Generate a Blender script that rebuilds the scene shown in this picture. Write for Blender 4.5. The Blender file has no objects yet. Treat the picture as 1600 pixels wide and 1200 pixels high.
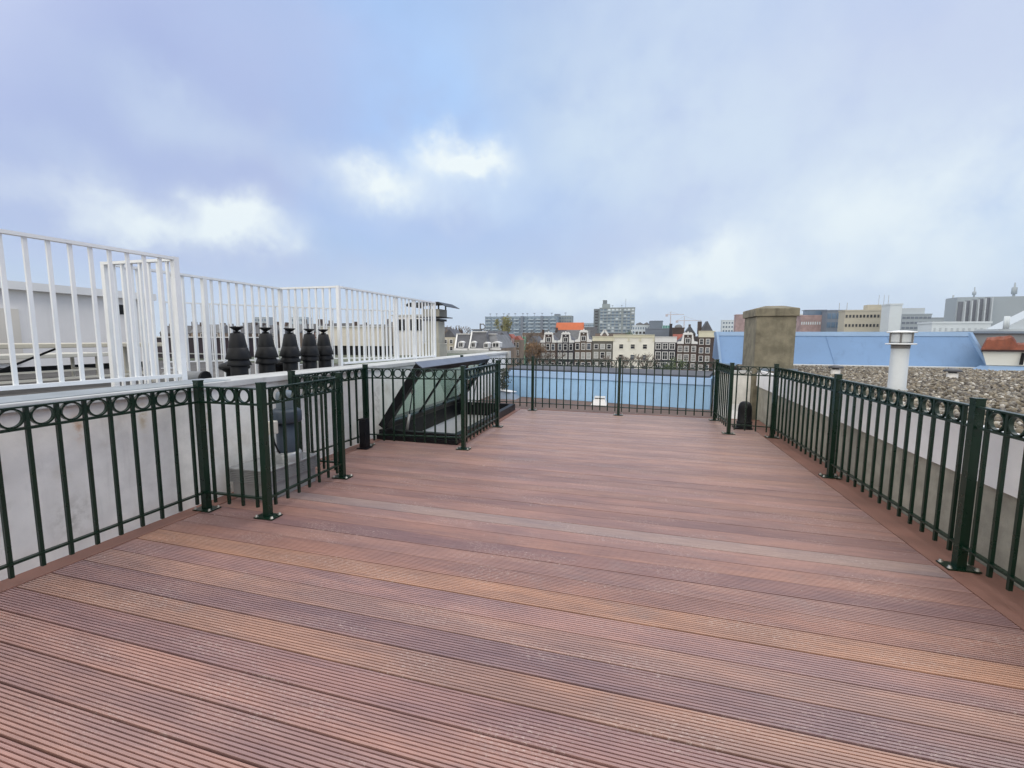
import bpy, math, random
import numpy as np
from mathutils import Vector, Matrix

random.seed(7)
sc = bpy.context.scene
COL = sc.collection
R_ = math.radians

# ---------------------------------------------------------------- camera
EYE = Vector((0, 0, 1.463))
F_PX = 679.416                       # focal length for a 1600 px wide frame
RIGHT = Vector((0.96417343, 0.26523444, 0.00450361))
DOWN = Vector((0.03204277, -0.09959452, -0.99451204))
FWD = Vector((-0.2633303, 0.95902639, -0.10452524))
cam_d = bpy.data.cameras.new("camera")
cam = bpy.data.objects.new("camera", cam_d)
COL.objects.link(cam)
cam_d.sensor_fit = 'HORIZONTAL'
cam_d.sensor_width = 36.0
cam_d.lens = F_PX / 1600 * 36.0
cam_d.clip_start = 0.05
cam_d.clip_end = 6000
cam.matrix_world = Matrix(((RIGHT.x, -DOWN.x, -FWD.x, EYE.x), (RIGHT.y, -DOWN.y, -FWD.y, EYE.y),
                           (RIGHT.z, -DOWN.z, -FWD.z, EYE.z), (0, 0, 0, 1)))
sc.camera = cam


def ray(px, py):
    return RIGHT * ((px - 800) / F_PX) + DOWN * ((py - 600) / F_PX) + FWD


def at(px, py, Y):                   # the point of the plane y = Y seen at a picture position
    d = ray(px, py)
    return EYE + d * (Y / d.y)


# ---------------------------------------------------------------- world, sun, exposure
SUN_ELEV, SUN_AZ = R_(56), R_(38)   # azimuth clockwise from +y: soft light from high ahead right
w = bpy.data.worlds.new("World")
sc.world = w
w.use_nodes = True
nt = w.node_tree
nt.nodes.clear()


class NG:
    """tiny node-graph helper"""
    def __init__(s, tree):
        s.t = tree

    def n(s, kind, **kw):
        nd = s.t.nodes.new(kind)
        for k, v in kw.items():
            setattr(nd, k, v)
        return nd

    def link(s, a, b):
        s.t.links.new(a, b)

    def put(s, sock, v):
        if isinstance(v, bpy.types.NodeSocket):
            s.t.links.new(v, sock)
        else:
            sock.default_value = v

    def math(s, op, a, b=0.0, c=None, clamp=False):
        nd = s.n('ShaderNodeMath', operation=op, use_clamp=clamp)
        s.put(nd.inputs[0], a)
        s.put(nd.inputs[1], b)
        if c is not None:
            s.put(nd.inputs[2], c)
        return nd.outputs[0]

    def vmath(s, op, a, b=(0, 0, 0)):
        nd = s.n('ShaderNodeVectorMath', operation=op)
        s.put(nd.inputs[0], a)
        if op == 'SCALE':
            s.put(nd.inputs['Scale'], b)
        else:
            s.put(nd.inputs[1], b)
        return nd.outputs['Value'] if op in ('DOT_PRODUCT', 'LENGTH', 'DISTANCE') else nd.outputs[0]

    def mix(s, f, a, b, mode='MIX'):
        nd = s.n('ShaderNodeMix', data_type='RGBA', blend_type=mode, clamp_factor=True)
        s.put(nd.inputs[0], f)
        s.put(nd.inputs[6], a if not isinstance(a, tuple) else (*a, 1) if len(a) == 3 else a)
        s.put(nd.inputs[7], b if not isinstance(b, tuple) else (*b, 1) if len(b) == 3 else b)
        return nd.outputs[2]

    def noise(s, vec, scale, detail=4, rough=0.55, dist=0.0, dim='3D'):
        nd = s.n('ShaderNodeTexNoise', noise_dimensions=dim)
        if vec is not None:
            s.put(nd.inputs['Vector'], vec)
        nd.inputs['Scale'].default_value = scale
        nd.inputs['Detail'].default_value = detail
        nd.inputs['Roughness'].default_value = rough
        nd.inputs['Distortion'].default_value = dist
        return nd

    def ramp(s, f, lo, hi):
        nd = s.n('ShaderNodeMapRange', interpolation_type='SMOOTHSTEP')
        s.put(nd.inputs[0], f)
        s.put(nd.inputs[1], lo)
        s.put(nd.inputs[2], hi)
        return nd.outputs[0]


g = NG(nt)
out = g.n('ShaderNodeOutputWorld')
bg = g.n('ShaderNodeBackground')
sky = g.n('ShaderNodeTexSky', sky_type='NISHITA', sun_disc=False)
sky.sun_elevation = SUN_ELEV
sky.sun_rotation = SUN_AZ
sky.air_density = 1.2
sky.dust_density = 1.5
nish = g.vmath('SCALE', sky.outputs[0], 0.10)
tc = g.n('ShaderNodeTexCoord')
D = tc.outputs['Generated']
sep = g.n('ShaderNodeSeparateXYZ')
g.link(D, sep.inputs[0])
zz = g.math('MAXIMUM', sep.outputs[2], 0.0)
den = g.math('ADD', zz, 0.28)
pl = g.n('ShaderNodeCombineXYZ')
g.link(g.math('DIVIDE', sep.outputs[0], den), pl.inputs[0])
g.link(g.math('DIVIDE', sep.outputs[1], den), pl.inputs[1])
P = pl.outputs[0]
warp = g.noise(P, 1.6, 5, 0.55)
Pw = g.vmath('ADD', P, g.vmath('SCALE', g.vmath('SUBTRACT', warp.outputs['Color'], (.5, .5, .5)), 0.7))
Dw0 = D
n_big = g.noise(Pw, 0.8, 3, 0.45).outputs[0]
n_mid = g.noise(Pw, 1.9, 4, 0.45).outputs[0]
n_fin = g.noise(Dw0, 8.0, 6, 0.55).outputs[0]
# veil of cloud: pale lavender grey where thick, blue where thin
veil = g.ramp(g.math('ADD', g.math('MULTIPLY', n_big, 0.65), g.math('MULTIPLY', n_mid, 0.35)), 0.30, 0.70)
BLUE = (0.38, 0.56, 0.92)
LAV = (0.50, 0.59, 0.84)
blue = g.mix(0.35, BLUE, nish)
colr = g.mix(veil, blue, LAV)
# directional patches read off the cloud layer
warp2 = g.noise(D, 6.5, 6, 0.58)
Dw = g.vmath('ADD', D, g.vmath('SCALE', g.vmath('SUBTRACT', warp2.outputs['Color'], (.5, .5, .5)), 0.17))


def patch(px, py, wx, wy, soft=1.0):
    d = ray(px, py).normalized()
    u = RIGHT * (F_PX / wx)
    v = DOWN * (F_PX / wy)
    a = g.math('SUBTRACT', g.vmath('DOT_PRODUCT', Dw, tuple(u)), d.dot(u))
    b = g.math('SUBTRACT', g.vmath('DOT_PRODUCT', Dw, tuple(v)), d.dot(v))
    r2 = g.math('ADD', g.math('MULTIPLY', a, a), g.math('MULTIPLY', b, b))
    fw = g.ramp(g.vmath('DOT_PRODUCT', D, tuple(d)), 0.2, 0.6)
    return g.math('MULTIPLY', g.math('MULTIPLY', g.math('EXPONENT', g.math('MULTIPLY', r2, -1.0)), soft), fw)


def blend(c, items, tint, gain_noise=True):
    m = None
    for it in items:
        p_ = patch(*it)
        m = p_ if m is None else g.math('ADD', m, p_)
    if gain_noise:
        m = g.math('MULTIPLY', m, g.ramp(n_fin, 0.0, 0.66))
    m = g.math('MINIMUM', m, 1.0)
    return g.mix(m, c, tint)


colr = blend(colr, [(600, 130, 120, 130, .85), (330, 330, 180, 70, .55), (720, 190, 90, 70, .6), (1210, 430, 80, 30, .5), (560, 330, 140, 40, .35), (820, 330, 110, 60, .35)], (0.39, 0.605, 0.97))
colr = blend(colr, [(90, 90, 200, 140, 1.35), (60, 250, 130, 80, .8), (230, 260, 120, 50, .4), (700, 345, 110, 28, .5), (390, 415, 160, 26, .6), (880, 400, 110, 30, .4)], (0.40, 0.49, 0.78))
colr = blend(colr, [(1330, 140, 260, 100, .7), (1500, 90, 200, 120, .5), (450, 60, 130, 50, .35), (1240, 400, 130, 40, .45)], (0.53, 0.60, 0.84))
colr = blend(colr, [(1000, 90, 200, 90, .55), (1150, 240, 210, 80, .65), (300, 185, 80, 35, .45), (1450, 340, 170, 70, .9), (130, 260, 60, 30, .25), (900, 250, 90, 60, .3)], (0.66, 0.79, 0.92))
cl = [(250, 356, 90, 20, .7), (365, 350, 65, 24, .95), (705, 250, 50, 22, 1.15), (590, 278, 38, 20, .85), (755, 265, 40, 16, .6),
      (640, 300, 150, 34, .42), (1430, 325, 130, 55, .8), (1000, 440, 260, 30, .45), (1100, 420, 45, 22, .75), (1090, 455, 200, 14, .5), (840, 455, 180, 20, .6)]
colr = blend(colr, cl, (0.86, 0.945, 0.98))
# paler band just over the horizon
hz = g.math('POWER', g.math('SUBTRACT', 1.0, g.math('MINIMUM', g.math('MULTIPLY', zz, 2.6), 1.0)), 2.2)
colr = g.mix(g.math('MULTIPLY', hz, 0.8), colr, (0.66, 0.79, 0.91))
# extra brightness added to the unseen sky behind the camera, lights the walls
back = g.ramp(g.vmath('DOT_PRODUCT', D, tuple(Vector((-0.35, -0.75, 0.56)).normalized())), 0.08, 0.8)
colr = g.mix(back, colr, (1.75, 1.70, 1.60))
below = g.ramp(sep.outputs[2], -0.06, -0.015)
colr = g.mix(below, (0.22, 0.23, 0.24), colr)
g.link(colr, bg.inputs[0])
bg.inputs[1].default_value = 1.0
g.link(bg.outputs[0], out.inputs[0])

sun_d = bpy.data.lights.new("sun", 'SUN')
sun_d.energy = 1.2
sun_d.angle = R_(30)
sun_d.color = (1.0, 0.95, 0.87)
sun = bpy.data.objects.new("sun", sun_d)
COL.objects.link(sun)
sdir = Vector((math.sin(SUN_AZ) * math.cos(SUN_ELEV), math.cos(SUN_AZ) * math.cos(SUN_ELEV), math.sin(SUN_ELEV)))
sun.rotation_euler = sdir.to_track_quat('Z', 'Y').to_euler()
sun.location = sdir * 40

sc.view_settings.view_transform = 'Standard'
sc.view_settings.look = 'None'
sc.view_settings.exposure = 0.0
sc.view_settings.gamma = 1.0
sc.view_settings.use_curve_mapping = False


# ---------------------------------------------------------------- materials
def mat(name, col, rough=0.6, var=0.12, scale=3.0, bump=0.0, bscale=40.0, metal=0.0, stain=None, spec=0.5, streak=0.0, coat=0.0):
    m = bpy.data.materials.new(name)
    m.use_nodes = True
    t = m.node_tree
    q = NG(t)
    b = t.nodes['Principled BSDF']
    tcn = q.n('ShaderNodeTexCoord').outputs['Object']
    geo = q.n('ShaderNodeNewGeometry').outputs['Position']
    c = (*col, 1)
    if var:
        f1 = q.noise(geo, scale, 6, 0.6).outputs[0]
        f = q.ramp(f1, 0.3, 0.7)
        lo = tuple(x * (1 - var) for x in col)
        hi = tuple(min(1, x * (1 + var)) for x in col)
        c = q.mix(f, lo, hi)
    if streak:                       # rain streaks and grime running down
        mp = q.n('ShaderNodeMapping')
        mp.inputs['Scale'].default_value = (7, 7, 0.7)
        q.link(geo, mp.inputs[0])
        s1 = q.ramp(q.noise(mp.outputs[0], 1.0, 6, 0.65).outputs[0], 0.52, 0.72)
        c = q.mix(q.math('MULTIPLY', s1, streak), c, tuple(x * 0.45 for x in col))
    if stain:
        s2 = q.ramp(q.noise(geo, stain[1], 5, 0.6).outputs[0], 0.56, 0.74)
        c = q.mix(q.math('MULTIPLY', s2, stain[2]), c, stain[0])
    q.put(b.inputs['Base Color'], c)
    rn = q.noise(geo, scale * 4, 3, 0.6).outputs[0]
    q.put(b.inputs['Roughness'], q.math('ADD', q.math('MULTIPLY', q.math('SUBTRACT', rn, 0.5), 0.25), rough, clamp=True))
    b.inputs['Metallic'].default_value = metal
    b.inputs['Specular IOR Level'].default_value = spec
    b.inputs['Coat Weight'].default_value = coat
    if bump:
        bn = q.n('ShaderNodeBump')
        bn.inputs['Strength'].default_value = bump
        bn.inputs['Distance'].default_value = 0.01
        q.link(q.noise(geo, bscale, 5, 0.65).outputs[0], bn.inputs['Height'])
        q.link(bn.outputs[0], b.inputs['Normal'])
    return m


def glass(name, tint, rough=0.0):
    m = bpy.data.materials.new(name)
    m.use_nodes = True
    t = m.node_tree
    q = NG(t)
    b = t.nodes['Principled BSDF']
    b.inputs['Base Color'].default_value = (*tint, 1)
    b.inputs['Roughness'].default_value = rough
    b.inputs['Transmission Weight'].default_value = 1.0
    b.inputs['IOR'].default_value = 1.45
    return m


def deck_mat():
    m = bpy.data.materials.new("hardwood_deck")
    m.use_nodes = True
    t = m.node_tree
    q = NG(t)
    b = t.nodes['Principled BSDF']
    geo = q.n('ShaderNodeNewGeometry').outputs['Position']
    att = q.n('ShaderNodeAttribute', attribute_name='plank')
    base = att.outputs['Color']
    rnd = att.outputs['Alpha']
    # grain shifts from plank to plank
    off = q.n('ShaderNodeCombineXYZ')
    q.link(q.math('MULTIPLY', rnd, 40.0), off.inputs[0])
    q.link(q.math('MULTIPLY', rnd, 17.0), off.inputs[1])
    p0 = q.vmath('ADD', geo, off.outputs[0])
    mp = q.n('ShaderNodeMapping')
    mp.inputs['Scale'].default_value = (0.9, 5.0, 1.0)
    q.link(p0, mp.inputs[0])
    big = q.noise(mp.outputs[0], 1.1, 4, 0.6).outputs[0]
    c = q.mix(q.ramp(big, 0.36, 0.66), q.mix(1.0, base, (0.84, 0.85, 0.90, 1), 'MULTIPLY'), q.mix(1.0, base, (1.12, 1.08, 1.02, 1), 'MULTIPLY'))
    mp2 = q.n('ShaderNodeMapping')
    mp2.inputs['Scale'].default_value = (4.0, 90.0, 1.0)
    q.link(p0, mp2.inputs[0])
    fine = q.noise(mp2.outputs[0], 1.0, 6, 0.7).outputs[0]
    c = q.mix(q.ramp(fine, 0.3, 0.75), q.mix(1.0, c, (0.80, 0.78, 0.78, 1), 'MULTIPLY'), q.mix(1.0, c, (1.14, 1.13, 1.12, 1), 'MULTIPLY'))
    # greyed, weathered blotches
    gr = q.ramp(q.noise(p0, 1.7, 5, 0.65, 0.6).outputs[0], 0.56, 0.74)
    c = q.mix(q.math('MULTIPLY', gr, 0.38), c, (0.29, 0.225, 0.22))
    # pale scuffs and saw dust left in the grooves
    mp3 = q.n('ShaderNodeMapping')
    mp3.inputs['Scale'].default_value = (3.0, 9.0, 1.0)
    q.link(geo, mp3.inputs[0])
    sc1 = q.ramp(q.noise(mp3.outputs[0], 0.55, 3, 0.5).outputs[0], 0.47, 0.64)
    sc2 = q.ramp(q.noise(mp3.outputs[0], 14.0, 6, 0.75).outputs[0], 0.50, 0.70)
    c = q.mix(q.math('MULTIPLY', q.math('MULTIPLY', sc1, sc2), 0.8), c, (0.62, 0.51, 0.46))
    # small bright chips
    ch = q.ramp(q.noise(mp3.outputs[0], 22.0, 2, 0.5).outputs[0], 0.72, 0.78)
    c = q.mix(q.math('MULTIPLY', ch, 0.6), c, (0.66, 0.58, 0.52))
    q.put(b.inputs['Base Color'], c)
    q.put(b.inputs['Roughness'], q.math('ADD', q.math('MULTIPLY', fine, 0.3), 0.36))
    b.inputs['Specular IOR Level'].default_value = 0.5
    b.inputs['Coat Weight'].default_value = 0.30
    b.inputs['Coat Roughness'].default_value = 0.27
    bn = q.n('ShaderNodeBump')
    bn.inputs['Strength'].default_value = 0.35
    bn.inputs['Distance'].default_value = 0.003
    q.link(fine, bn.inputs['Height'])
    q.link(bn.outputs[0], b.inputs['Normal'])
    return m


def brick_mat(name, c1, c2, mortar, scale=3.2):
    m = bpy.data.materials.new(name)
    m.use_nodes = True
    t = m.node_tree
    q = NG(t)
    b = t.nodes['Principled BSDF']
    geo = q.n('ShaderNodeNewGeometry').outputs['Position']
    s = q.n('ShaderNodeSeparateXYZ')
    q.link(geo, s.inputs[0])
    cx = q.n('ShaderNodeCombineXYZ')
    q.link(q.math('ADD', s.outputs[0], s.outputs[1]), cx.inputs[0])
    q.link(s.outputs[2], cx.inputs[1])
    br = q.n('ShaderNodeTexBrick')
    q.link(cx.outputs[0], br.inputs['Vector'])
    br.inputs['Color1'].default_value = (*c1, 1)
    br.inputs['Color2'].default_value = (*c2, 1)
    br.inputs['Mortar'].default_value = (*mortar, 1)
    br.inputs['Scale'].default_value = scale
    br.inputs['Mortar Size'].default_value = 0.012
    n1 = q.ramp(q.noise(geo, 0.35, 5, 0.6).outputs[0], 0.35, 0.7)
    c = q.mix(n1, q.mix(1.0, br.outputs[0], (0.75, 0.75, 0.75, 1), 'MULTIPLY'), q.mix(1.0, br.outputs[0], (1.2, 1.18, 1.15, 1), 'MULTIPLY'))
    q.put(b.inputs['Base Color'], c)
    b.inputs['Roughness'].default_value = 0.85
    return m


M = {}
M['green'] = mat('green_gloss_paint', (0.0038, 0.0195, 0.0108), 0.30, 0.08, 3, spec=0.4)
M['bolt'] = mat('galvanised_bolt', (0.40, 0.39, 0.36), 0.5, 0.1, 30, metal=0.8)
M['deck'] = deck_mat()
M['board'] = mat('hardwood_board', (0.25, 0.125, 0.095), 0.55, 0.18, 2.5, 0.2, 60)
M['white_wall'] = mat('pale_render', (0.89, 0.885, 0.845), 0.85, 0.07, 7.0, 0.22, 40, stain=((0.58, 0.54, 0.45), 2.0, 0.5), streak=0.22)
M['coping'] = mat('white_coping', (0.55, 0.56, 0.55), 0.7, 0.10, 2, 0.25, 60, stain=((0.33, 0.33, 0.31), 7.0, 0.6))
M['lead'] = mat('lead_flashing', (0.28, 0.31, 0.33), 0.5, 0.18, 3, 0.2, 30)
M['fence_white'] = mat('white_fence_paint', (0.80, 0.82, 0.83), 0.45, 0.04, 4, 0.05, 60)
M['roof_dark'] = mat('bitumen_roof', (0.11, 0.105, 0.10), 0.9, 0.3, 1.2, 0.5, 80, stain=((0.22, 0.20, 0.18), 2.0, 0.5))
M['roof_brown'] = mat('brown_bitumen', (0.135, 0.092, 0.078), 0.85, 0.22, 1.3, 0.4, 70, stain=((0.24, 0.13, 0.09), 0.9, 0.6))
M['sedum'] = mat('sedum_green', (0.14, 0.16, 0.12), 0.95, 0.35, 4, 0.6, 30)
M['black'] = mat('black_plastic', (0.006, 0.0065, 0.008), 0.5, 0.2, 8, spec=0.3)
M['black_metal'] = mat('black_powder_coat', (0.006, 0.0065, 0.009), 0.4, 0.15, 5, spec=0.3)
M['slate_metal'] = mat('blue_black_metal', (0.12, 0.14, 0.19), 0.38, 0.1, 4, 0.05, 40)
M['grey_steel'] = mat('strut_steel', (0.42, 0.42, 0.41), 0.35, 0.08, 10, metal=0.5)
M['fan_grey'] = mat('weathered_grey', (0.27, 0.275, 0.275), 0.6, 0.15, 6, 0.2, 50, stain=((0.26, 0.24, 0.21), 7, 0.6))
M['fan_light'] = mat('galvanised_sheet', (0.40, 0.41, 0.41), 0.42, 0.15, 9, 0.1, 60, metal=0.5)
M['fan_blue'] = mat('slate_blue_plastic', (0.042, 0.060, 0.085), 0.5, 0.15, 8, 0.1, 50)
M['cream'] = mat('cream_plastic', (0.70, 0.68, 0.60), 0.45, 0.06, 8)
M['inner_white'] = mat('white_plaster', (0.90, 0.90, 0.89), 0.7, 0.03, 2)
M['glass'] = glass('skylight_glass', (0.58, 0.78, 0.70))
M['concrete'] = mat('chimney_concrete', (0.215, 0.195, 0.142), 0.9, 0.25, 5.0, 1.0, 22, stain=((0.085, 0.075, 0.06), 2.6, 0.75), streak=0.75)
M['concrete_pale'] = mat('pale_concrete', (0.40, 0.385, 0.33), 0.88, 0.12, 1.6, 0.5, 30, stain=((0.25, 0.24, 0.20), 2.0, 0.5), streak=0.18)  # pale beige concrete of the hooded chimney stack
M['concrete_dark'] = mat('olive_concrete', (0.37, 0.36, 0.305), 0.9, 0.18, 6, 0.7, 35, stain=((0.28, 0.27, 0.22), 1.8, 0.55), streak=0.3)
M['fascia'] = mat('white_fascia', (0.92, 0.925, 0.93), 0.5, 0.06, 1.4, 0.08, 30, stain=((0.52, 0.50, 0.56), 2.2, 0.35))
M['zinc'] = mat('blue_zinc', (0.175, 0.295, 0.50), 0.5, 0.08, 0.9, 0.3, 2.2, metal=0.15, stain=((0.145, 0.24, 0.40), 1.4, 0.6), streak=0.22)
M['zinc_far'] = mat('lightened_zinc', (0.23, 0.385, 0.57), 0.5, 0.10, 0.9, 0.3, 2.2, metal=0.15, stain=((0.175, 0.29, 0.43), 1.6, 0.6), streak=0.25)  # same zinc, with the light this slope lacks put into its colour
M['zinc_dark'] = mat('grey_zinc', (0.20, 0.25, 0.32), 0.5, 0.1, 1.2, 0.1, 6)
M['zinc_pale'] = mat('pale_zinc', (0.25, 0.38, 0.57), 0.42, 0.08, 1.2, 0.1, 6)
M['zinc_side'] = mat('zinc_slate', (0.13, 0.165, 0.20), 0.5, 0.1, 2, 0.2, 8)
M['pvc'] = mat('pale_flue_enamel', (0.52, 0.55, 0.57), 0.42, 0.06, 4, 0.04, 30, streak=0.12)
M['flue_seal'] = mat('grey_seal', (0.17, 0.165, 0.16), 0.6, 0.1, 8)
M['stone_sub'] = mat('gravel_bed', (0.16, 0.14, 0.105), 0.95, 0.35, 14, 0.8, 60)
M['grey_wall'] = mat('grey_cladding', (0.27, 0.29, 0.31), 0.7, 0.1, 1.0, 0.1, 10)
M['rust_tarp'] = mat('rust_red_tarp', (0.20, 0.058, 0.030), 0.7, 0.28, 5, 0.6, 14)
M['beige_wall'] = mat('beige_panel', (0.66, 0.62, 0.55), 0.7, 0.06, 1.0, 0.1, 20, streak=0.08)
M['offwhite'] = mat('offwhite_panel', (0.77, 0.75, 0.73), 0.6, 0.05, 1.0, 0.05, 20, streak=0.06)
M['table'] = mat('beige_table', (0.57, 0.53, 0.42), 0.5, 0.07, 4)
M['table_leg'] = mat('cream_tube', (0.60, 0.58, 0.50), 0.4, 0.06, 4)
M['dark_box'] = mat('aubergine_panel', (0.028, 0.016, 0.026), 0.5, 0.25, 2)
M['ground'] = mat('city_ground', (0.10, 0.10, 0.10), 0.9, 0.3, 0.05)
wt = M['white_wall'].node_tree
q = NG(wt)
wb = wt.nodes['Principled BSDF']
src = wb.inputs['Base Color'].links[0].from_socket
gp = q.n('ShaderNodeNewGeometry').outputs['Position']
gs = q.n('ShaderNodeSeparateXYZ')
q.link(gp, gs.inputs[0])
wn = q.noise(gp, 14.0, 5, 0.6).outputs[0]
for yy_, z0_, wy_, hz_, cc in ((2.02, .86, .035, .10, (.50, .26, .10)), (2.42, .88, .03, .14, (.48, .34, .12)), (2.95, .80, .03, .25, (.50, .40, .26)), (1.55, .50, .10, .3, (.42, .41, .36)), (4.4, .6, .08, .3, (.46, .44, .38)), (5.6, .5, .10, .35, (.45, .44, .40)), (1.95, .25, .14, .18, (.45, .44, .40))):
    a_ = q.math('DIVIDE', q.math('SUBTRACT', gs.outputs[1], yy_), wy_)
    b_ = q.math('DIVIDE', q.math('SUBTRACT', gs.outputs[2], z0_), hz_)
    r2 = q.math('ADD', q.math('MULTIPLY', a_, a_), q.math('MULTIPLY', b_, b_))
    f_ = q.math('MULTIPLY', q.math('EXPONENT', q.math('MULTIPLY', r2, -1.0)), q.ramp(wn, .35, .7))
    src = q.mix(q.math('MULTIPLY', f_, .75), src, cc)
q.put(wb.inputs['Base Color'], src)
# town
M['b_brown'] = brick_mat('brown_brick', (0.0612, 0.0374, 0.0302), (0.0792, 0.0475, 0.0374), (0.1008, 0.0864, 0.0720))
M['b_maroon'] = brick_mat('maroon_brick', (0.0432, 0.0202, 0.0187), (0.0562, 0.0245, 0.0216), (0.0648, 0.0432, 0.0396))
M['b_black'] = brick_mat('blue_black_brick', (0.0216, 0.0187, 0.0259), (0.0288, 0.0245, 0.0324), (0.0432, 0.0360, 0.0432))
M['b_umber'] = brick_mat('umber_brick', (0.0864, 0.0612, 0.0468), (0.1044, 0.0720, 0.0540), (0.1296, 0.1080, 0.0864))
M['b_grey'] = brick_mat('olive_grey_brick', (0.1224, 0.1188, 0.1008), (0.1440, 0.1368, 0.1152), (0.1728, 0.1656, 0.1440))
M['b_tan'] = brick_mat('tan_brick', (0.21, 0.16, 0.115), (0.25, 0.18, 0.13), (0.28, 0.24, 0.19))
M['b_red'] = brick_mat('red_brick', (0.22, 0.085, 0.06), (0.26, 0.10, 0.07), (0.25, 0.18, 0.14))
M['b_pink'] = brick_mat('pink_brick', (0.38, 0.27, 0.27), (0.42, 0.29, 0.29), (0.40, 0.32, 0.3))
M['cream_stucco'] = mat('cream_stucco', (0.80, 0.78, 0.70), 0.8, 0.05, 0.25, streak=0.06)
M['trim'] = mat('white_trim', (0.74, 0.74, 0.73), 0.6, 0.05, 0.6)
M['trim_cream'] = mat('cream_trim', (0.68, 0.65, 0.50), 0.6, 0.05, 0.6)
M['slate'] = mat('slate_tiles', (0.075, 0.078, 0.09), 0.6, 0.25, 1.2, 0.3, 6)
M['slate_light'] = mat('grey_tiles', (0.15, 0.155, 0.165), 0.65, 0.2, 1.0)
M['tile_red'] = mat('red_tiles', (0.29, 0.085, 0.06), 0.75, 0.2, 0.8)
M['tile_orange'] = mat('orange_tarp', (0.55, 0.14, 0.05), 0.7, 0.1, 0.4)
M['pane'] = mat('dark_glass', (0.018, 0.020, 0.026), 0.12, 0.3, 0.8, spec=0.4)
M['pane_blind'] = mat('blind_glass', (0.42, 0.43, 0.42), 0.3, 0.1, 0.8)
M['pane_curtain'] = mat('curtained_glass', (0.20, 0.195, 0.18), 0.25, 0.5, 1.2)
M['pane_sky'] = mat('sky_glass', (0.075, 0.09, 0.115), 0.08, 0.4, 1.0, spec=0.8)
M['pane_blue'] = mat('blue_glass', (0.10, 0.16, 0.24), 0.12, 0.3, 0.1, spec=0.6)
M['block_blue'] = mat('blue_grey_concrete', (0.23, 0.30, 0.37), 0.8, 0.12, 0.1)
M['block_balc'] = mat('pale_balcony', (0.40, 0.48, 0.54), 0.7, 0.12, 0.2)
M['tower'] = mat('grey_green_concrete', (0.26, 0.30, 0.31), 0.8, 0.08, 0.1)
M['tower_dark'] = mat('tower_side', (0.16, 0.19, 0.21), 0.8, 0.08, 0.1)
M['grey_block'] = mat('slate_grey_panel', (0.16, 0.19, 0.24), 0.7, 0.12, 0.1)
M['theatre'] = mat('blue_grey_panel', (0.33, 0.38, 0.42), 0.7, 0.05, 0.05)
M['theatre_fin'] = mat('pale_fin', (0.48, 0.53, 0.57), 0.7, 0.05, 0.05)
M['theatre_gap'] = mat('fin_recess', (0.15, 0.165, 0.20), 0.7, 0.08, 0.05)
M['tile_beige'] = mat('beige_concrete', (0.47, 0.44, 0.36), 0.8, 0.08, 0.1)
M['white_far'] = mat('white_cladding', (0.62, 0.68, 0.72), 0.7, 0.05, 0.1)
M['teal_net'] = mat('teal_netting', (0.12, 0.36, 0.32), 0.8, 0.2, 0.5)
M['green_net'] = mat('green_netting', (0.05, 0.20, 0.10), 0.8, 0.3, 0.8)
M['crane'] = mat('crane_paint', (0.50, 0.46, 0.48), 0.5, 0.05, 0.1)
M['bark'] = mat('bark', (0.13, 0.10, 0.08), 0.9, 0.25, 4)
M['twig'] = mat('twigs', (0.19, 0.155, 0.125), 0.9, 0.25, 1)
M['leaf_rust'] = mat('rust_leaves', (0.20, 0.12, 0.06), 0.8, 0.4, 0.7)
M['leaf_yellow'] = mat('yellow_green_leaves', (0.26, 0.25, 0.09), 0.8, 0.3, 0.4)
M['leaf_green'] = mat('green_leaves', (0.11, 0.15, 0.06), 0.8, 0.35, 0.7)
M['ivy'] = mat('ivy_leaves', (0.06, 0.07, 0.05), 0.7, 0.4, 6)


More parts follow.
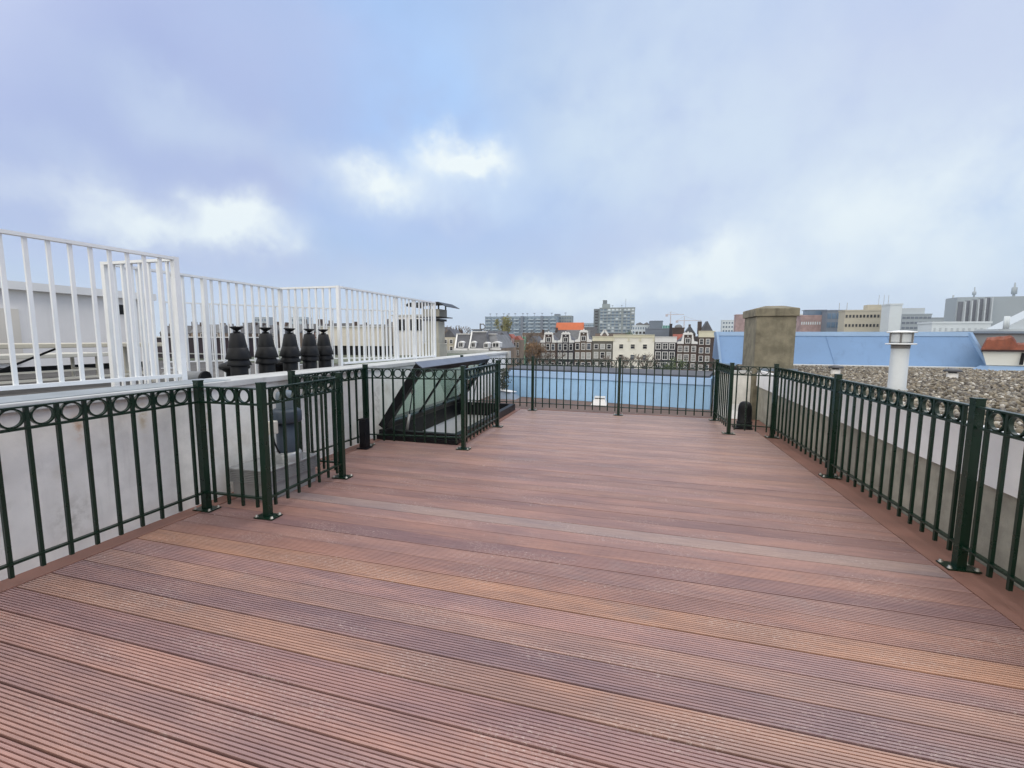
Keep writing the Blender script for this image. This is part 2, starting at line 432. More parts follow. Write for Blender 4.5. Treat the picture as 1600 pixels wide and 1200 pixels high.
# ---------------------------------------------------------------- mesh building
class MB:
    def __init__(s):
        s.v, s.f, s.smooth = [], [], []

    def add(s, vs, fs, smooth=False):
        o = len(s.v)
        s.v += [tuple(p) for p in vs]
        s.f += [tuple(i + o for i in f) for f in fs]
        s.smooth += [smooth] * len(fs)
        return s

    def box(s, x0, x1, y0, y1, z0, z1):
        return s.hexa([(x0, y0, z0), (x1, y0, z0), (x1, y1, z0), (x0, y1, z0), (x0, y0, z1), (x1, y0, z1), (x1, y1, z1), (x0, y1, z1)])

    def hexa(s, p):
        return s.add(p, [(0, 3, 2, 1), (4, 5, 6, 7), (0, 1, 5, 4), (1, 2, 6, 5), (2, 3, 7, 6), (3, 0, 4, 7)])

    def bar(s, a, b, wid, hgt, up=(0, 0, 1)):
        a, b = Vector(a), Vector(b)
        d = (b - a).normalized()
        up = Vector(up)
        side = d.cross(up)
        if side.length < 1e-4:
            side = d.cross(Vector((0, 1, 0)))
        side.normalize()
        u = side.cross(d).normalized()
        sx, ux = side * wid / 2, u * hgt / 2
        return s.hexa([a - sx - ux, a + sx - ux, b + sx - ux, b - sx - ux, a - sx + ux, a + sx + ux, b + sx + ux, b - sx + ux])

    def prism(s, poly, vec):
        n = len(poly)
        vec = Vector(vec)
        vs = [Vector(p) for p in poly] + [Vector(p) + vec for p in poly]
        fs = [tuple(range(n - 1, -1, -1)), tuple(range(n, 2 * n))]
        fs += [(i, (i + 1) % n, n + (i + 1) % n, n + i) for i in range(n)]
        return s.add(vs, fs)

    def tube(s, pts, rad, n=8, cap=True):
        pts = [Vector(p) for p in pts]
        rs = rad if isinstance(rad, (list, tuple)) else [rad] * len(pts)
        vs, fs = [], []
        for i, p in enumerate(pts):
            d = (pts[min(i + 1, len(pts) - 1)] - pts[max(i - 1, 0)]).normalized()
            x = d.cross(Vector((0, 0, 1)))
            if x.length < 1e-3:
                x = Vector((1, 0, 0))
            x.normalize()
            y = d.cross(x)
            for k in range(n):
                a = 2 * math.pi * k / n
                vs.append(p + (x * math.cos(a) + y * math.sin(a)) * rs[i])
        for i in range(len(pts) - 1):
            for k in range(n):
                fs.append((i * n + k, i * n + (k + 1) % n, (i + 1) * n + (k + 1) % n, (i + 1) * n + k))
        s.add(vs, fs, True)
        if cap:
            o = len(s.v) - len(vs)
            s.f += [tuple(o + k for k in range(n - 1, -1, -1)), tuple(o + (len(pts) - 1) * n + k for k in range(n))]
            s.smooth += [False, False]
        return s

    def lathe(s, c, prof, n=24):
        vs, fs = [], []
        for r, z in prof:
            for k in range(n):
                a = 2 * math.pi * k / n
                vs.append((c[0] + r * math.cos(a), c[1] + r * math.sin(a), c[2] + z))
        for i in range(len(prof) - 1):
            for k in range(n):
                fs.append((i * n + k, i * n + (k + 1) % n, (i + 1) * n + (k + 1) % n, (i + 1) * n + k))
        s.add(vs, fs, True)
        return s

    def build(s, name, m, parent=None, origin=None, bevel=0.0):
        """link as ONE mesh object; vertices are in world space, origin = object origin"""
        pw = Vector(parent['_w']) if parent is not None else Vector((0, 0, 0))
        o = Vector(origin) if origin is not None else (pw.copy() if parent is not None else s.base())
        me = bpy.data.meshes.new(name)
        me.from_pydata([(p[0] - o.x, p[1] - o.y, p[2] - o.z) for p in s.v], [], s.f)
        me.polygons.foreach_set('use_smooth', s.smooth)
        me.materials.append(m)
        me.update()
        ob = bpy.data.objects.new(name, me)
        COL.objects.link(ob)
        ob.location = o - pw
        ob['_w'] = tuple(o)
        if parent is not None:
            ob.parent = parent
        if bevel:
            md = ob.modifiers.new('bevel', 'BEVEL')
            md.width = bevel
            md.segments = 2
            md.limit_method = 'ANGLE'
        return ob

    def base(s):
        a = np.array(s.v)
        return Vector(((a[:, 0].min() + a[:, 0].max()) / 2, (a[:, 1].min() + a[:, 1].max()) / 2, a[:, 2].min()))


def inst(name, me, loc, rz=0.0, parent=None):
    ob = bpy.data.objects.new(name, me)
    COL.objects.link(ob)
    pw = Vector(parent['_w']) if parent is not None else Vector((0, 0, 0))
    ob.location = Vector(loc) - pw
    ob.rotation_euler = (0, 0, rz)
    ob['_w'] = tuple(loc)
    if parent is not None:
        ob.parent = parent
    return ob


def mesh_of(mb, name, m):
    me = bpy.data.meshes.new(name)
    me.from_pydata(mb.v, [], mb.f)
    me.polygons.foreach_set('use_smooth', mb.smooth)
    me.materials.append(m)
    me.update()
    return me


def tag(o, label, cat, group=None):
    o['label'] = label
    o['category'] = cat
    if group:
        o['group'] = group
    return o


def thing(name, label, cat, loc, group=None):
    o = bpy.data.objects.new(name, None)
    COL.objects.link(o)
    o.empty_display_size = 0.2
    o.location = loc
    o['_w'] = tuple(loc)
    return tag(o, label, cat, group)


def struct(name, mb, m):
    o = mb.build(name, m)
    o['kind'] = 'structure'
    return o


# ================================================================ the setting
GZ = -14.0
struct('ground', MB().add([(-1590, -390, GZ), (1590, -390, GZ), (1590, 1590, GZ), (-1590, 1590, GZ)], [(0, 1, 2, 3)]), M['ground'])

# ---- deck: grooved hardwood planks lying across the terrace
PITCH, PW = 0.162, 0.1512
GROOVES = 9
base_cols = [(0.377, 0.223, 0.195), (0.353, 0.209, 0.185), (0.400, 0.242, 0.209), (0.337, 0.197, 0.174), (0.391, 0.238, 0.212), (0.365, 0.214, 0.181)]
special = {-2: (0.372, 0.227, 0.203), -1: (0.377, 0.225, 0.195), 0: (0.330, 0.199, 0.188), 1: (0.409, 0.249, 0.198), 2: (0.293, 0.186, 0.185), 3: (0.400, 0.251, 0.213),
           4: (0.367, 0.225, 0.207), 5: (0.425, 0.247, 0.177), 6: (0.358, 0.205, 0.171), 7: (0.381, 0.230, 0.203), 8: (0.335, 0.201, 0.189), 9: (0.386, 0.227, 0.192), 10: (0.367, 0.227, 0.203),
           11: (0.395, 0.296, 0.278), 12: (0.363, 0.218, 0.192), 13: (0.330, 0.195, 0.177)}
mb = MB()
pc = []
k0, k1 = -14, 45
rp = random.Random(5)
for k in range(k0, k1):
    y0 = 1.4 + PITCH * k
    y1 = y0 + PW
    xl = -3.44 if y1 < 5.46 else -2.19
    xr = 1.96
    prof = [(y0, -0.028), (y0, -0.0012), (y0 + 0.0012, 0.0)]
    rib = PW / (GROOVES + 0.5)
    gw = rib * 0.37
    for i in range(GROOVES):
        a = y0 + rib * (i + 0.75)
        prof += [(a - gw / 2, 0.0), (a - gw * 0.44, -0.0085), (a + gw * 0.44, -0.0085), (a + gw / 2, 0.0)]
    prof += [(y1 - 0.0012, 0.0), (y1, -0.0012), (y1, -0.028)]
    jit = rp.uniform(-0.0012, 0.0012)
    n = len(prof)
    vs = [(xl, p[0], p[1] + jit) for p in prof] + [(xr, p[0], p[1] + jit) for p in prof]
    fs = [(i, n + i, n + i + 1, i + 1) for i in range(n - 1)]
    fs += [tuple(range(n)), tuple(range(2 * n - 1, n - 1, -1))]
    mb.add(vs, fs)
    c = special.get(k, rp.choice(base_cols))
    j = rp.uniform(0.90, 1.08)
    sheen_fade = min(max((y0 - 3.0) / 5.0, 0), 1) * 0.5  # grazing sky sheen painted into the colour of the far planks
    c = tuple(v * j * (1 - sheen_fade) + sheen_fade * q_ for v, q_ in zip(c, (0.50, 0.40, 0.37)))
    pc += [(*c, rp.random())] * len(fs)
deck = mb.build('deck', M['deck'], origin=(0, 0, 0))
deck['kind'] = 'structure'
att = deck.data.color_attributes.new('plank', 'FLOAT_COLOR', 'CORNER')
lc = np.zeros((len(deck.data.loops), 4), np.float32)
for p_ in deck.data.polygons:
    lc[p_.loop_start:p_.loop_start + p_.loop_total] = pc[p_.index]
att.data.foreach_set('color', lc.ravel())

mb = MB()
mb.box(-3.60, -3.445, -0.9, 5.44, -0.02, 0.004)            # edging boards along both sides
mb.box(1.965, 2.115, -0.9, 8.68, -0.02, 0.003)
mb.box(2.118, 2.268, -0.9, 8.68, -0.02, -0.003)
mb.box(-2.33, -2.195, 5.46, 8.69, -0.02, 0.006)
struct('deck_edging', mb, M['board'])
DY1 = 1.4 + PITCH * (k1 - 1) + PW
mb = MB().box(-2.33, 2.27, DY1 + .006, DY1 + 0.03, -0.14, 0.006)
struct('deck_fascia', mb, M['board'])
# the flat roof under the deck and beyond it (hole left for the roof hatch)
mb = MB()
mb.box(-3.60, 2.3, -2.5, 5.5, -0.40, -0.055)
mb.box(-2.30, 2.3, 5.5, 8.75, -0.40, -0.055)
mb.box(-3.60, 2.3, 8.75, 12.0, -0.40, -0.055)
struct('lower_roof', mb, M['roof_brown'])
struct('building_base', MB().box(-3.6, 2.3, -2.5, 12.0, GZ, -2.8), M['b_brown'])

# ================================================================ left parapet and neighbouring roof
t = thing('parapet_wall', 'pale rendered parapet wall with white coping along the left of the deck', 'wall', (-3.7, 4, -0.05))
MB().box(-3.95, -3.60, -2.5, 12.4, -0.6, 1.0).build('wall', M['white_wall'], t)
MB().box(-3.98, -3.565, -2.5, 12.45, 1.004, 1.062).build('coping', M['coping'], t, bevel=0.006)
MB().box(-3.96, -3.60, -2.5, 3.2, 1.063, 1.067).build('lead_cover', M['lead'], t)
MB().hexa([(-4.25, -2.5, 1.0), (-3.982, -2.5, 1.0), (-3.982, 11.3, 1.0), (-4.25, 11.3, 1.0), (-4.25, -2.5, 1.02), (-3.982, -2.5, 1.058), (-3.982, 11.3, 1.058), (-4.25, 11.3, 1.02)]).build('flashing', M['lead'], t)
MB().tube([(-3.588, 2.905, 0.30), (-3.588, 2.905, 0.86), (-3.588, 2.90, 0.985)], 0.007, 6).build('cable', M['flue_seal'], t)

RZ = 0.80
nb = thing('neighbour_roof', 'flat dark bitumen roof beyond the left parapet wall', 'roof', (-9, 6, GZ))
MB().box(-26, -3.952, -4, 12.4, RZ - .4, RZ).build('roof_surface', M['roof_dark'], nb)
MB().hexa([(-26, 9.2, RZ + .004), (-3.99, 9.2, RZ + .004), (-3.99, 12.4, RZ + .004), (-26, 12.4, RZ + .004), (-26, 9.2, RZ + .03), (-3.99, 9.2, RZ + .03), (-3.99, 12.4, RZ + .2), (-26, 12.4, RZ + .2)]).build('sedum_bed', M['sedum'], nb)
MB().box(-26, -3.96, -4, 12.4, GZ, RZ - .42).build('wall', M['b_brown'], nb)
MB().box(-26, -3.50, 12.45, 12.6, RZ - .1, RZ + 0.285).build('roof_edge', M['coping'], nb)

# penthouse
ph = thing('roof_penthouse', 'off-white panelled penthouse behind the near white balustrade', 'penthouse', (-12, 4, RZ))
MB().box(-15.5, -10.35, -2, 7.25, RZ + .12, 2.26).build('wall', M['offwhite'], ph)
MB().box(-15.6, -10.22, -2.1, 7.36, 2.26, 2.40).build('roof', M['trim'], ph)
MB().box(-15.4, -10.45, -2, 7.15, RZ, RZ + .12).build('plinth', M['black'], ph)
MB().box(-10.35, -10.30, 3.2, 5.1, RZ + .2, 1.93).build('door_panel', M['beige_wall'], ph)
l_ = MB().box(-10.35, -10.24, 6.62, 6.70, 1.92, 2.12).build('wall_lamp', M['black'], ph)

# chimney stack with hood at the far corner of the neighbour roof
cx, cy = -5.03, 10.6
ch = thing('chimney_stack', 'tall weathered beige chimney stack with a flat metal hood at roof corner', 'chimney', (cx, cy, RZ))
mb = MB().box(cx - .20, cx + .20, cy - .20, cy + .20, RZ, 1.90)
mb.build('stack', M['concrete_pale'], ch, bevel=0.015)
MB().box(cx - .24, cx + .24, cy - .24, cy + .24, RZ, 1.32).build('stack_base', M['concrete_pale'], ch, bevel=0.01)
MB().box(cx - .24, cx + .24, cy - .24, cy + .24, 1.90, 1.955).build('collar', M['black_metal'], ch)
MB().box(cx - .36, cx + .36, cy - .36, cy + .36, 1.985, 2.005).build('lower_plate', M['black_metal'], ch)
MB().box(cx - .245, cx + .245, cy - .245, cy + .245, 2.005, 2.20).build('stack_head', M['concrete_pale'], ch)
for dx in (-.22, .22):
    for dy in (-.22, .22):
        MB().box(cx + dx - .015, cx + dx + .015, cy + dy - .015, cy + dy + .015, 2.20, 2.33).build('hood_leg', M['black_metal'], ch)
MB().prism([(cx - .62, cy - .45, 2.27), (cx - .50, cy - .45, 2.335), (cx + .30, cy - .45, 2.345), (cx + .52, cy - .45, 2.24), (cx + .52, cy - .45, 2.255), (cx + .31, cy - .45, 2.365), (cx - .51, cy - .45, 2.355), (cx - .62, cy - .45, 2.285)], (0, .9, 0)).build('hood', M['black_metal'], ch)

# beige roof-light house and dark louvred plant room behind the far white balustrade
t = thing('roof_cabin', 'low beige windowless cabin seen through the far white balustrade', 'cabin', (-7.6, 11, RZ))
MB().box(-9.1, -6.95, 11.2, 12.3, RZ + .42, 1.77).build('wall', M['beige_wall'], t)
MB().box(-9.0, -7.05, 11.3, 12.2, RZ + .12, RZ + .42).build('plinth', M['black'], t)
MB().box(-9.15, -6.90, 11.15, 12.35, 1.77, 1.80).build('roof', M['coping'], t)
t = thing('plant_room', 'small grey plant room with dark louvres beside the beige chimney stack', 'plant room', (-6.3, 11.6, RZ))
MB().box(-6.8, -5.82, 11.5, 12.3, RZ + .12, 2.10).build('wall', M['offwhite'], t)
for i in range(2):
    MB().box(-6.72 + i * .5, -6.37 + i * .5, 11.46, 11.50, 1.68, 2.0).build('louvre', M['black'], t)
MB().box(-6.85, -5.77, 11.45, 12.35, 2.10, 2.13).build('roof', M['coping'], t)
t = thing('storage_box', 'long dark aubergine storage box on the roof behind the balustrade', 'box', (-14.5, 12.5, RZ))
MB().box(-17.5, -10.7, 9.6, 10.6, RZ, 1.44).build('body', M['dark_box'], t)
MB().box(-17.55, -10.65, 9.55, 10.65, 1.44, 1.47).build('lid', M['trim'], t)
MB().box(-17.52, -10.68, 9.57, 9.6, RZ + .17, RZ + .20).build('trim_strip', M['coping'], t)

# tables on the neighbour roof
def table(name, label, x0, x1, y0, y1, zt, th, mtop, group=None):
    t = thing(name, label, 'table', ((x0 + x1) / 2, (y0 + y1) / 2, RZ), group)
    MB().box(x0, x1, y0, y1, zt - th, zt).build('table_top', mtop, t, bevel=0.008)
    for yy in (y0 + .18, y1 - .18):
        for xx in (x0 + .06, x1 - .06):
            MB().bar((xx, yy, RZ), (xx, yy, zt - th), .035, .035).build('leg', M['table_leg'], t)
        MB().bar((x0 + .08, yy, RZ + .14), (x1 - .08, yy, RZ + .14), .028, .028).build('stretcher', M['table_leg'], t)
    MB().bar((x1 - .06, y0 + .2, RZ + .14), (x1 - .06, y1 - .2, RZ + .14), .028, .028).build('long_stretcher', M['table_leg'], t)
    MB().bar(((x0 + x1) / 2, y0 + .25, RZ + .2), ((x0 + x1) / 2, y0 + .95, zt - th), .022, .022).build('brace', M['black'], t)
    return t


table('roof_table', 'long beige table nearest the white balustrade on the left roof', -7.4, -6.75, 2.9, 4.95, 1.375, .055, M['table'], 'beige tables on the left roof')
table('roof_table', 'second beige table standing closer to the panelled penthouse', -9.0, -8.3, 3.0, 5.2, 1.20, .06, M['table_leg'], 'beige tables on the left roof')


# ---- white balustrades
bar_me = mesh_of(MB().box(-.012, .012, -.0105, .0105, 0, 1), 'bar', M['fence_white'])


def balustrade(name, label, runs, zb, zt, step, posts, foot=RZ):
    p0 = Vector((runs[0][0][0], runs[0][0][1], foot))
    t = thing(name, label, 'balustrade', p0, 'white balustrades on the left roof')
    for a, b in runs:
        a3, b3 = Vector((*a, 0)), Vector((*b, 0))
        d = (b3 - a3)
        L = d.length
        rz = math.atan2(d.y, d.x)
        MB().bar(a3 + Vector((0, 0, zt - .012)), b3 + Vector((0, 0, zt - .012)), .05, .026).build('top_rail', M['fence_white'], t)
        MB().bar(a3 + Vector((0, 0, zb + .016)), b3 + Vector((0, 0, zb + .016)), .04, .03).build('bottom_rail', M['fence_white'], t)
        n = max(1, round(L / step))
        for i in range(1, n):
            p = a3 + d * (i / n)
            skip = any((Vector((q[0], q[1], 0)) - p).length < .05 for q in posts)
            if skip:
                continue
            o = inst('bar', bar_me, (p.x, p.y, zb + .03), rz, t)
            o.scale = (1, 1, zt - .025 - zb - .03)
    for q in posts:
        pz = MB().box(q[0] - .024, q[0] + .024, q[1] - .024, q[1] + .024, foot + .012, zt + .004).build('post', M['fence_white'], t, origin=(q[0], q[1], foot))
        MB().box(q[0] - .09, q[0] + .09, q[1] - .09, q[1] + .09, foot, foot + .012).build('foot_plate', M['fence_white'], pz)
    return t


balustrade('white_balustrade', 'tall white balustrade closest to camera at far left', [((-4.36, .55), (-4.09, 3.13))], 1.085, 2.19, .1225, [(-4.36, .55), (-4.09, 3.13)])
balustrade('white_balustrade', 'white balustrade stepped around the nook of five black flue terminals',
           [((-4.12, 3.17), (-5.05, 3.17)), ((-5.05, 3.22), (-5.05, 5.38)), ((-5.02, 5.40), (-4.07, 5.40))], .90, 2.19, .1225, [(-5.05, 3.17), (-5.05, 4.2), (-5.05, 5.40), (-4.05, 5.40)])
balustrade('white_balustrade', 'white balustrade running from the nook to the chimney stack', [((-4.04, 5.45), (-3.93, 8.27))], 1.075, 2.19, .1225, [(-4.00, 6.9), (-3.97, 7.5), (-3.93, 8.27)])
balustrade('white_balustrade', 'thinner white balustrade at the rear behind the other balustrades', [((-9.4, 6.9), (-6.2, 10.6))], .92, 2.19, .16, [(-9.4, 6.9), (-7.8, 8.75), (-6.2, 10.6)])

# ---- five black flue terminals
def cowl_parts(c):
    body = MB().lathe(c, [(.0, 0), (.085, 0), (.085, .40), (.082, .402)], 24)
    collar = MB().lathe(c, [(.086, .36), (.088, .385), (.118, .345), (.121, .352), (.092, .425), (.086, .43)], 24)
    skirt = MB().lathe(c, [(.09, .41), (.122, .415), (.125, .422), (.094, .535), (.088, .54)], 28)
    cone = MB().lathe(c, [(.09, .53), (.0905, .545), (.066, .69), (.060, .695), (.038, .70), (.032, .715), (.0, .716)], 28)
    cap = MB().lathe(c, [(.0, .712), (.02, .722), (.060, .752), (.068, .757), (.068, .764), (.055, .766), (.02, .758), (.0, .757)], 24)
    return body, collar, skirt, cone, cap


cowl_xy = [(-4.0, 3.79), (-4.01, 4.17), (-4.01, 4.53), (-4.01, 4.87), (-4.01, 5.18)]
cl = ['black flue terminal nearest to camera, leftmost of the five on the wall', 'black flue terminal, second of the five counted from the left',
      'black flue terminal, middle one of the row of five', 'black flue terminal, fourth of the five counted from the left', 'black flue terminal beside the balustrade corner post, rightmost of five']
first = None
for i, (x, y) in enumerate(cowl_xy):
    loc = (x - .13, y, .81)
    t = thing('flue_terminal', cl[i], 'flue', loc, 'black flue terminals behind the left parapet')
    if first is None:
        first = []
        for nm, m_ in zip(('pipe', 'collar', 'skirt', 'cone', 'cap'), cowl_parts(loc)):
            first.append(m_.build(nm, M['black'], t))
    else:
        for o in first:
            c_ = o.copy()
            COL.objects.link(c_)
            c_.parent = t
            c_['_w'] = loc
    t.rotation_euler = (R_([.4, -.8, .5, 1.0, -.6][i]), R_([-.5, .3, .9, -.7, .4][i]), R_(i * 47))
# roof drains and low vents among them
for i, (x, y, s, lb) in enumerate([(-4.60, 4.15, .9, 'wide black roof vent between the first two flue terminals'), (-4.58, 4.85, .9, 'low black roof vent behind the fourth flue terminal')]):
    t = thing('roof_vent', lb, 'vent', (x, y, RZ), 'low black vents around the flue terminals')
    MB().lathe((x, y, RZ), [(0, 0), (.10 * s, 0), (.10 * s, .24), (.16 * s, .28), (.16 * s, .285)], 20).build('base', M['black'], t)
    MB().lathe((x, y, RZ), [(.17 * s, .28), (.185 * s, .30), (.17 * s, .34), (.10 * s, .365), (0, .37)], 20).build('cap', M['black'], t)
for i, (x, y, lb) in enumerate([(-4.55, 3.42, 'grey round log-like concrete roll lying by the near balustrade post')]):
    t = thing('ballast_roll', lb, 'roll', (x, y, RZ))
    MB().box(-4.72, -4.32, 3.42, 3.56, RZ, RZ + .16).build('block', M['black'], t)
    MB().tube([(-4.75, 3.46, RZ + .235), (-4.30, 3.52, RZ + .235)], .07, 14).build('roll', M['fan_grey'], t)
    MB().tube([(-4.31, 3.519, RZ + .235), (-4.285, 3.522, RZ + .235)], .073, 14).build('end_cap', M['black'], t)

# ================================================================ green railings
PH = 1.10
bal_me = mesh_of(MB().box(-.0098, .0098, -.0098, .0098, .07, 1.045), 'baluster', M['green'])


def ring_mesh():
    mb = MB()
    n = 28
    ro, ri, hw = .0595, .0495, .011
    vs = []
    for k in range(n):
        a = 2 * math.pi * k / n
        c, s = math.cos(a), math.sin(a)
        for r, y in ((ro, -hw), (ro, hw), (ri, hw), (ri, -hw)):
            vs.append((r * c, y, .9885 + r * s))
    fs = []
    for k in range(n):
        j = (k + 1) % n
        for q in range(4):
            fs.append((k * 4 + q, j * 4 + q, j * 4 + (q + 1) % 4, k * 4 + (q + 1) % 4))
    return mesh_of(mb.add(vs, fs, False), 'ring', M['green'])


ring_me = ring_mesh()
bolt_me = mesh_of(MB().lathe((0, 0, 0), [(0, .016), (.009, .016), (.009, .004), (.014, .004), (.014, 0)], 10), 'bolt', M['bolt'])
post_me = mesh_of(MB().box(-.0255, .0255, -.0255, .0255, .008, PH - .006), 'post', M['green'])
cap_me = mesh_of(MB().box(-.028, .028, -.028, .028, PH - .006, PH + .004), 'cap', M['green'])
plate_me = mesh_of(MB().box(-.088, .088, -.058, .058, 0, .009), 'base_plate', M['green'])
for me in (post_me,):
    pass


def add_post(t, x, y, rz=0.0, z=.004):
    p = inst('post', post_me, (x, y, z), rz, t)
    for nm, me in (('cap', cap_me), ('base_plate', plate_me)):
        o = inst(nm, me, (x, y, z), 0, p)
    for dx in (-.072, .072):
        for dy in (-.042, .042):
            o = bpy.data.objects.new('bolt', bolt_me)
            COL.objects.link(o)
            o.parent = p
            o.location = (dx, dy, .009)
    return p


def add_section(t, a, b, step=.1435, gap_a=.028, gap_b=.028):
    a3, b3 = Vector((*a, .004)), Vector((*b, .004))
    d = (b3 - a3).normalized()
    L = (b3 - a3).length
    rz = math.atan2(d.y, d.x)
    n = int((L - gap_a - gap_b - .05) / step)
    e = (L - n * step) / 2
    s, f = a3 + d * gap_a, b3 - d * gap_b
    up = Vector((0, 0, 1))
    MB().bar(s + up * 1.050, f + up * 1.050, .038, .010).build('top_rail', M['green'], t)
    MB().bar(s + up * .923, f + up * .923, .030, .015).build('middle_rail', M['green'], t)
    MB().bar(s + up * .152, f + up * .152, .030, .014).build('bottom_rail', M['green'], t)
    for i in range(n + 1):
        p = a3 + d * (e + i * step)
        inst('baluster', bal_me, p, rz, t)
        if i < n:
            inst('ring', ring_me, p + d * step / 2, rz, t)


GR = 'dark green iron railings around the deck'


def railing(label, pts, posts, skip=()):
    t = thing('deck_railing', label, 'railing', (pts[0][0], pts[0][1], 0), GR)
    for i in range(len(pts) - 1):
        if i in skip:
            continue
        add_section(t, pts[i], pts[i + 1])
    for x, y, rz in posts:
        add_post(t, x, y, rz)
    return t


P1, P2, P3, P4 = (-3.447, 2.758), (-2.822, 2.772), (-2.888, 3.812), (-3.49, 3.83)
P5, P6, P7 = (-3.44, 5.09), (-2.105, 5.262), (-2.112, 6.79)
F0, F1, F2, F3 = (-3.45, 8.56), (-1.92, 8.585), (-.212, 8.50), (1.478, 8.455)
I1, J1, K1, K2 = (1.487, 7.30), (2.062, 7.20), (2.085, 5.26), (2.078, 3.34)
railing('dark green railing in front of the pale left wall, nearest section', [(-3.37, .3), P1], [(-3.37, .3, R_(2)), (*P1, R_(2))])
railing('dark green railing boxed around the grey roof fan', [(P1[0] + .0, P1[1]), P2, P3, P4], [(*P2, R_(2)), (*P3, R_(3)), (*P4, 0)])
railing('short dark green railing against the wall between fan and skylight', [P4, P5], [(*P5, R_(3))])
railing('dark green railing guarding the open skylight hatch', [P5, P6, P7], [(*P6, R_(1)), (*P7, 0)])
railing('dark green railing across the far end of the deck', [F0, F1, F2, F3], [(*F0, 0), (*F1, 0), (*F2, 0), (*F3, 0)])
railing('dark green railing stepping round the black rounded vent at far right', [F3, I1, J1], [(*I1, 0), (*J1, 0)])
railing('long dark green railing beside the gravel roof on the right', [J1, K1, K2, (2.07, 1.42), (2.06, -.4)], [(*K1, R_(1)), (*K2, R_(1)), (2.07, 1.42, 0), (2.06, -.4, 0)])

# ================================================================ roof fan in its enclosure
t = thing('roof_fan', 'grey ribbed roof fan box with a slate blue motor inside the railing enclosure', 'fan', (-3.3, 3.35, 0))
fx0, fx1, fy0, fy1 = -3.50, -3.06, 3.03, 3.66
MB().box(fx0 + .02, fx1 - .02, fy0 + .02, fy1 - .02, 0.003, .15).build('base_box', M['fan_grey'], t)
mb = MB()
for i in range(7):
    z = .150 + i * .0165
    mb.box(fx0, fx1, fy0, fy1, z + .003, z + .0135)
mb.box(fx0 + .012, fx1 - .012, fy0 + .012, fy1 - .012, .15, .27)
mb.build('louvre_box', M['fan_grey'], t)
MB().box(fx0 - .008, fx1 + .008, fy0 - .008, fy1 + .008, .268, .284).build('lid', M['fan_light'], t, bevel=.004)
fc = (-3.17, 3.39, .284)
MB().lathe(fc, [(.122, 0), (.122, .07), (.112, .09), (.10, .092), (0, .092)], 28).build('flange', M['fan_light'], t)
MB().lathe(fc, [(.095, .09), (.097, .38), (.0, .39)], 28).build('motor_body', M['fan_blue'], t)
MB().lathe(fc, [(.0, .375), (.128, .375), (.134, .39), (.134, .475), (.125, .49), (.10, .505), (0, .51)], 28).build('motor_hood', M['fan_blue'], t)
MB().lathe(fc, [(.085, .50), (.086, .62), (.075, .66), (.04, .675), (0, .68)], 24).build('outlet', M['zinc_side'], t)
sw = MB().box(-3.19, -3.12, 3.17, 3.235, .58, .70).build('switch_box', M['cream'], t, bevel=.008)
MB().tube([(-3.155, 3.20, .58), (-3.15, 3.21, .50), (-3.16, 3.25, .42), (-3.17, 3.29, .372)], .008, 6).build('cable', M['black'], t)

# black bollards
t = thing('bollard_light', 'square black bollard light before the skylight railing', 'bollard', (-3.53, 5.03, 0))
bx, by = -3.385, 4.945
t.location = (bx, by, 0)
t['_w'] = (bx, by, 0)
MB().box(bx - .048, bx + .048, by - .048, by + .048, .012, .375).build('body', M['black_metal'], t, bevel=.004)
MB().box(bx - .05, bx + .05, by - .05, by + .05, .378, .40).build('head', M['black_metal'], t)
MB().box(bx - .075, bx + .075, by - .075, by + .075, .004, .012).build('base_plate', M['black_metal'], t)
bx, by = 1.83, 7.85
t = thing('vent_bollard', 'black round-topped vent bollard behind the stepped railing at right', 'bollard', (bx, by, 0))
MB().lathe((bx, by, 0), [(.115, .0), (.115, .09), (.107, .10), (.105, .30), (.098, .37), (.08, .42), (.045, .445), (0, .45)], 24).build('body', M['black'], t)
MB().lathe((bx, by, 0), [(.119, .10), (.119, .115), (.106, .118)], 24).build('band', M['black'], t)
MB().box(bx - .16, bx + .10, by - .13, by + .13, .0, .02).build('base_plate', M['black'], t)

# ================================================================ skylight hatch, lid standing open
hx0, hx1, hy0, hy1 = -3.52, -2.27, 5.50, 8.52
t = thing('skylight_hatch', 'black framed glass roof hatch propped open behind the green railing', 'skylight', (-2.9, 7, 0))
kt = .13
LZ = -.13
mb = MB()
mb.box(hx0, hx0 + .09, hy0, hy1, -.05, kt)
mb.box(hx1 - .09, hx1, hy0, hy1, -.05, kt)
mb.box(hx0 + .09, hx1 - .09, hy0, hy0 + .09, -.05, kt)
mb.box(hx0 + .09, hx1 - .09, hy1 - .09, hy1, -.05, kt)
mb.build('kerb', M['black_metal'], t)
mb = MB()
mb.box(hx0 + .06, hx0 + .088, hy0 + .09, hy1 - .09, LZ, kt - .01)
mb.box(hx1 - .088, hx1 - .06, hy0 + .09, hy1 - .09, LZ, kt - .01)
mb.box(hx0 + .09, hx1 - .09, hy0 + .06, hy0 + .088, LZ, kt - .01)
mb.box(hx0 + .09, hx1 - .09, hy1 - .088, hy1 - .06, LZ, kt - .01)
mb.build('liner', M['black_metal'], t)
mb = MB()
mb.box(hx0 + .04, hx0 + .06, hy0, hy1, -2.7, -.02)
mb.box(hx1 - .06, hx1 - .04, hy0, hy1, -2.7, -.02)
mb.box(hx0 + .06, hx1 - .06, hy0 + .02, hy0 + .04, -2.7, -.02)
mb.box(hx0 + .06, hx1 - .06, hy1 - .04, hy1 - .02, -2.7, -.02)
mb.build('shaft', M['inner_white'], t)
MB().box(hx0 + .06, hx1 - .06, hy0 + .04, hy1 - .04, -2.75, -2.7).build('shaft_floor', M['board'], t)
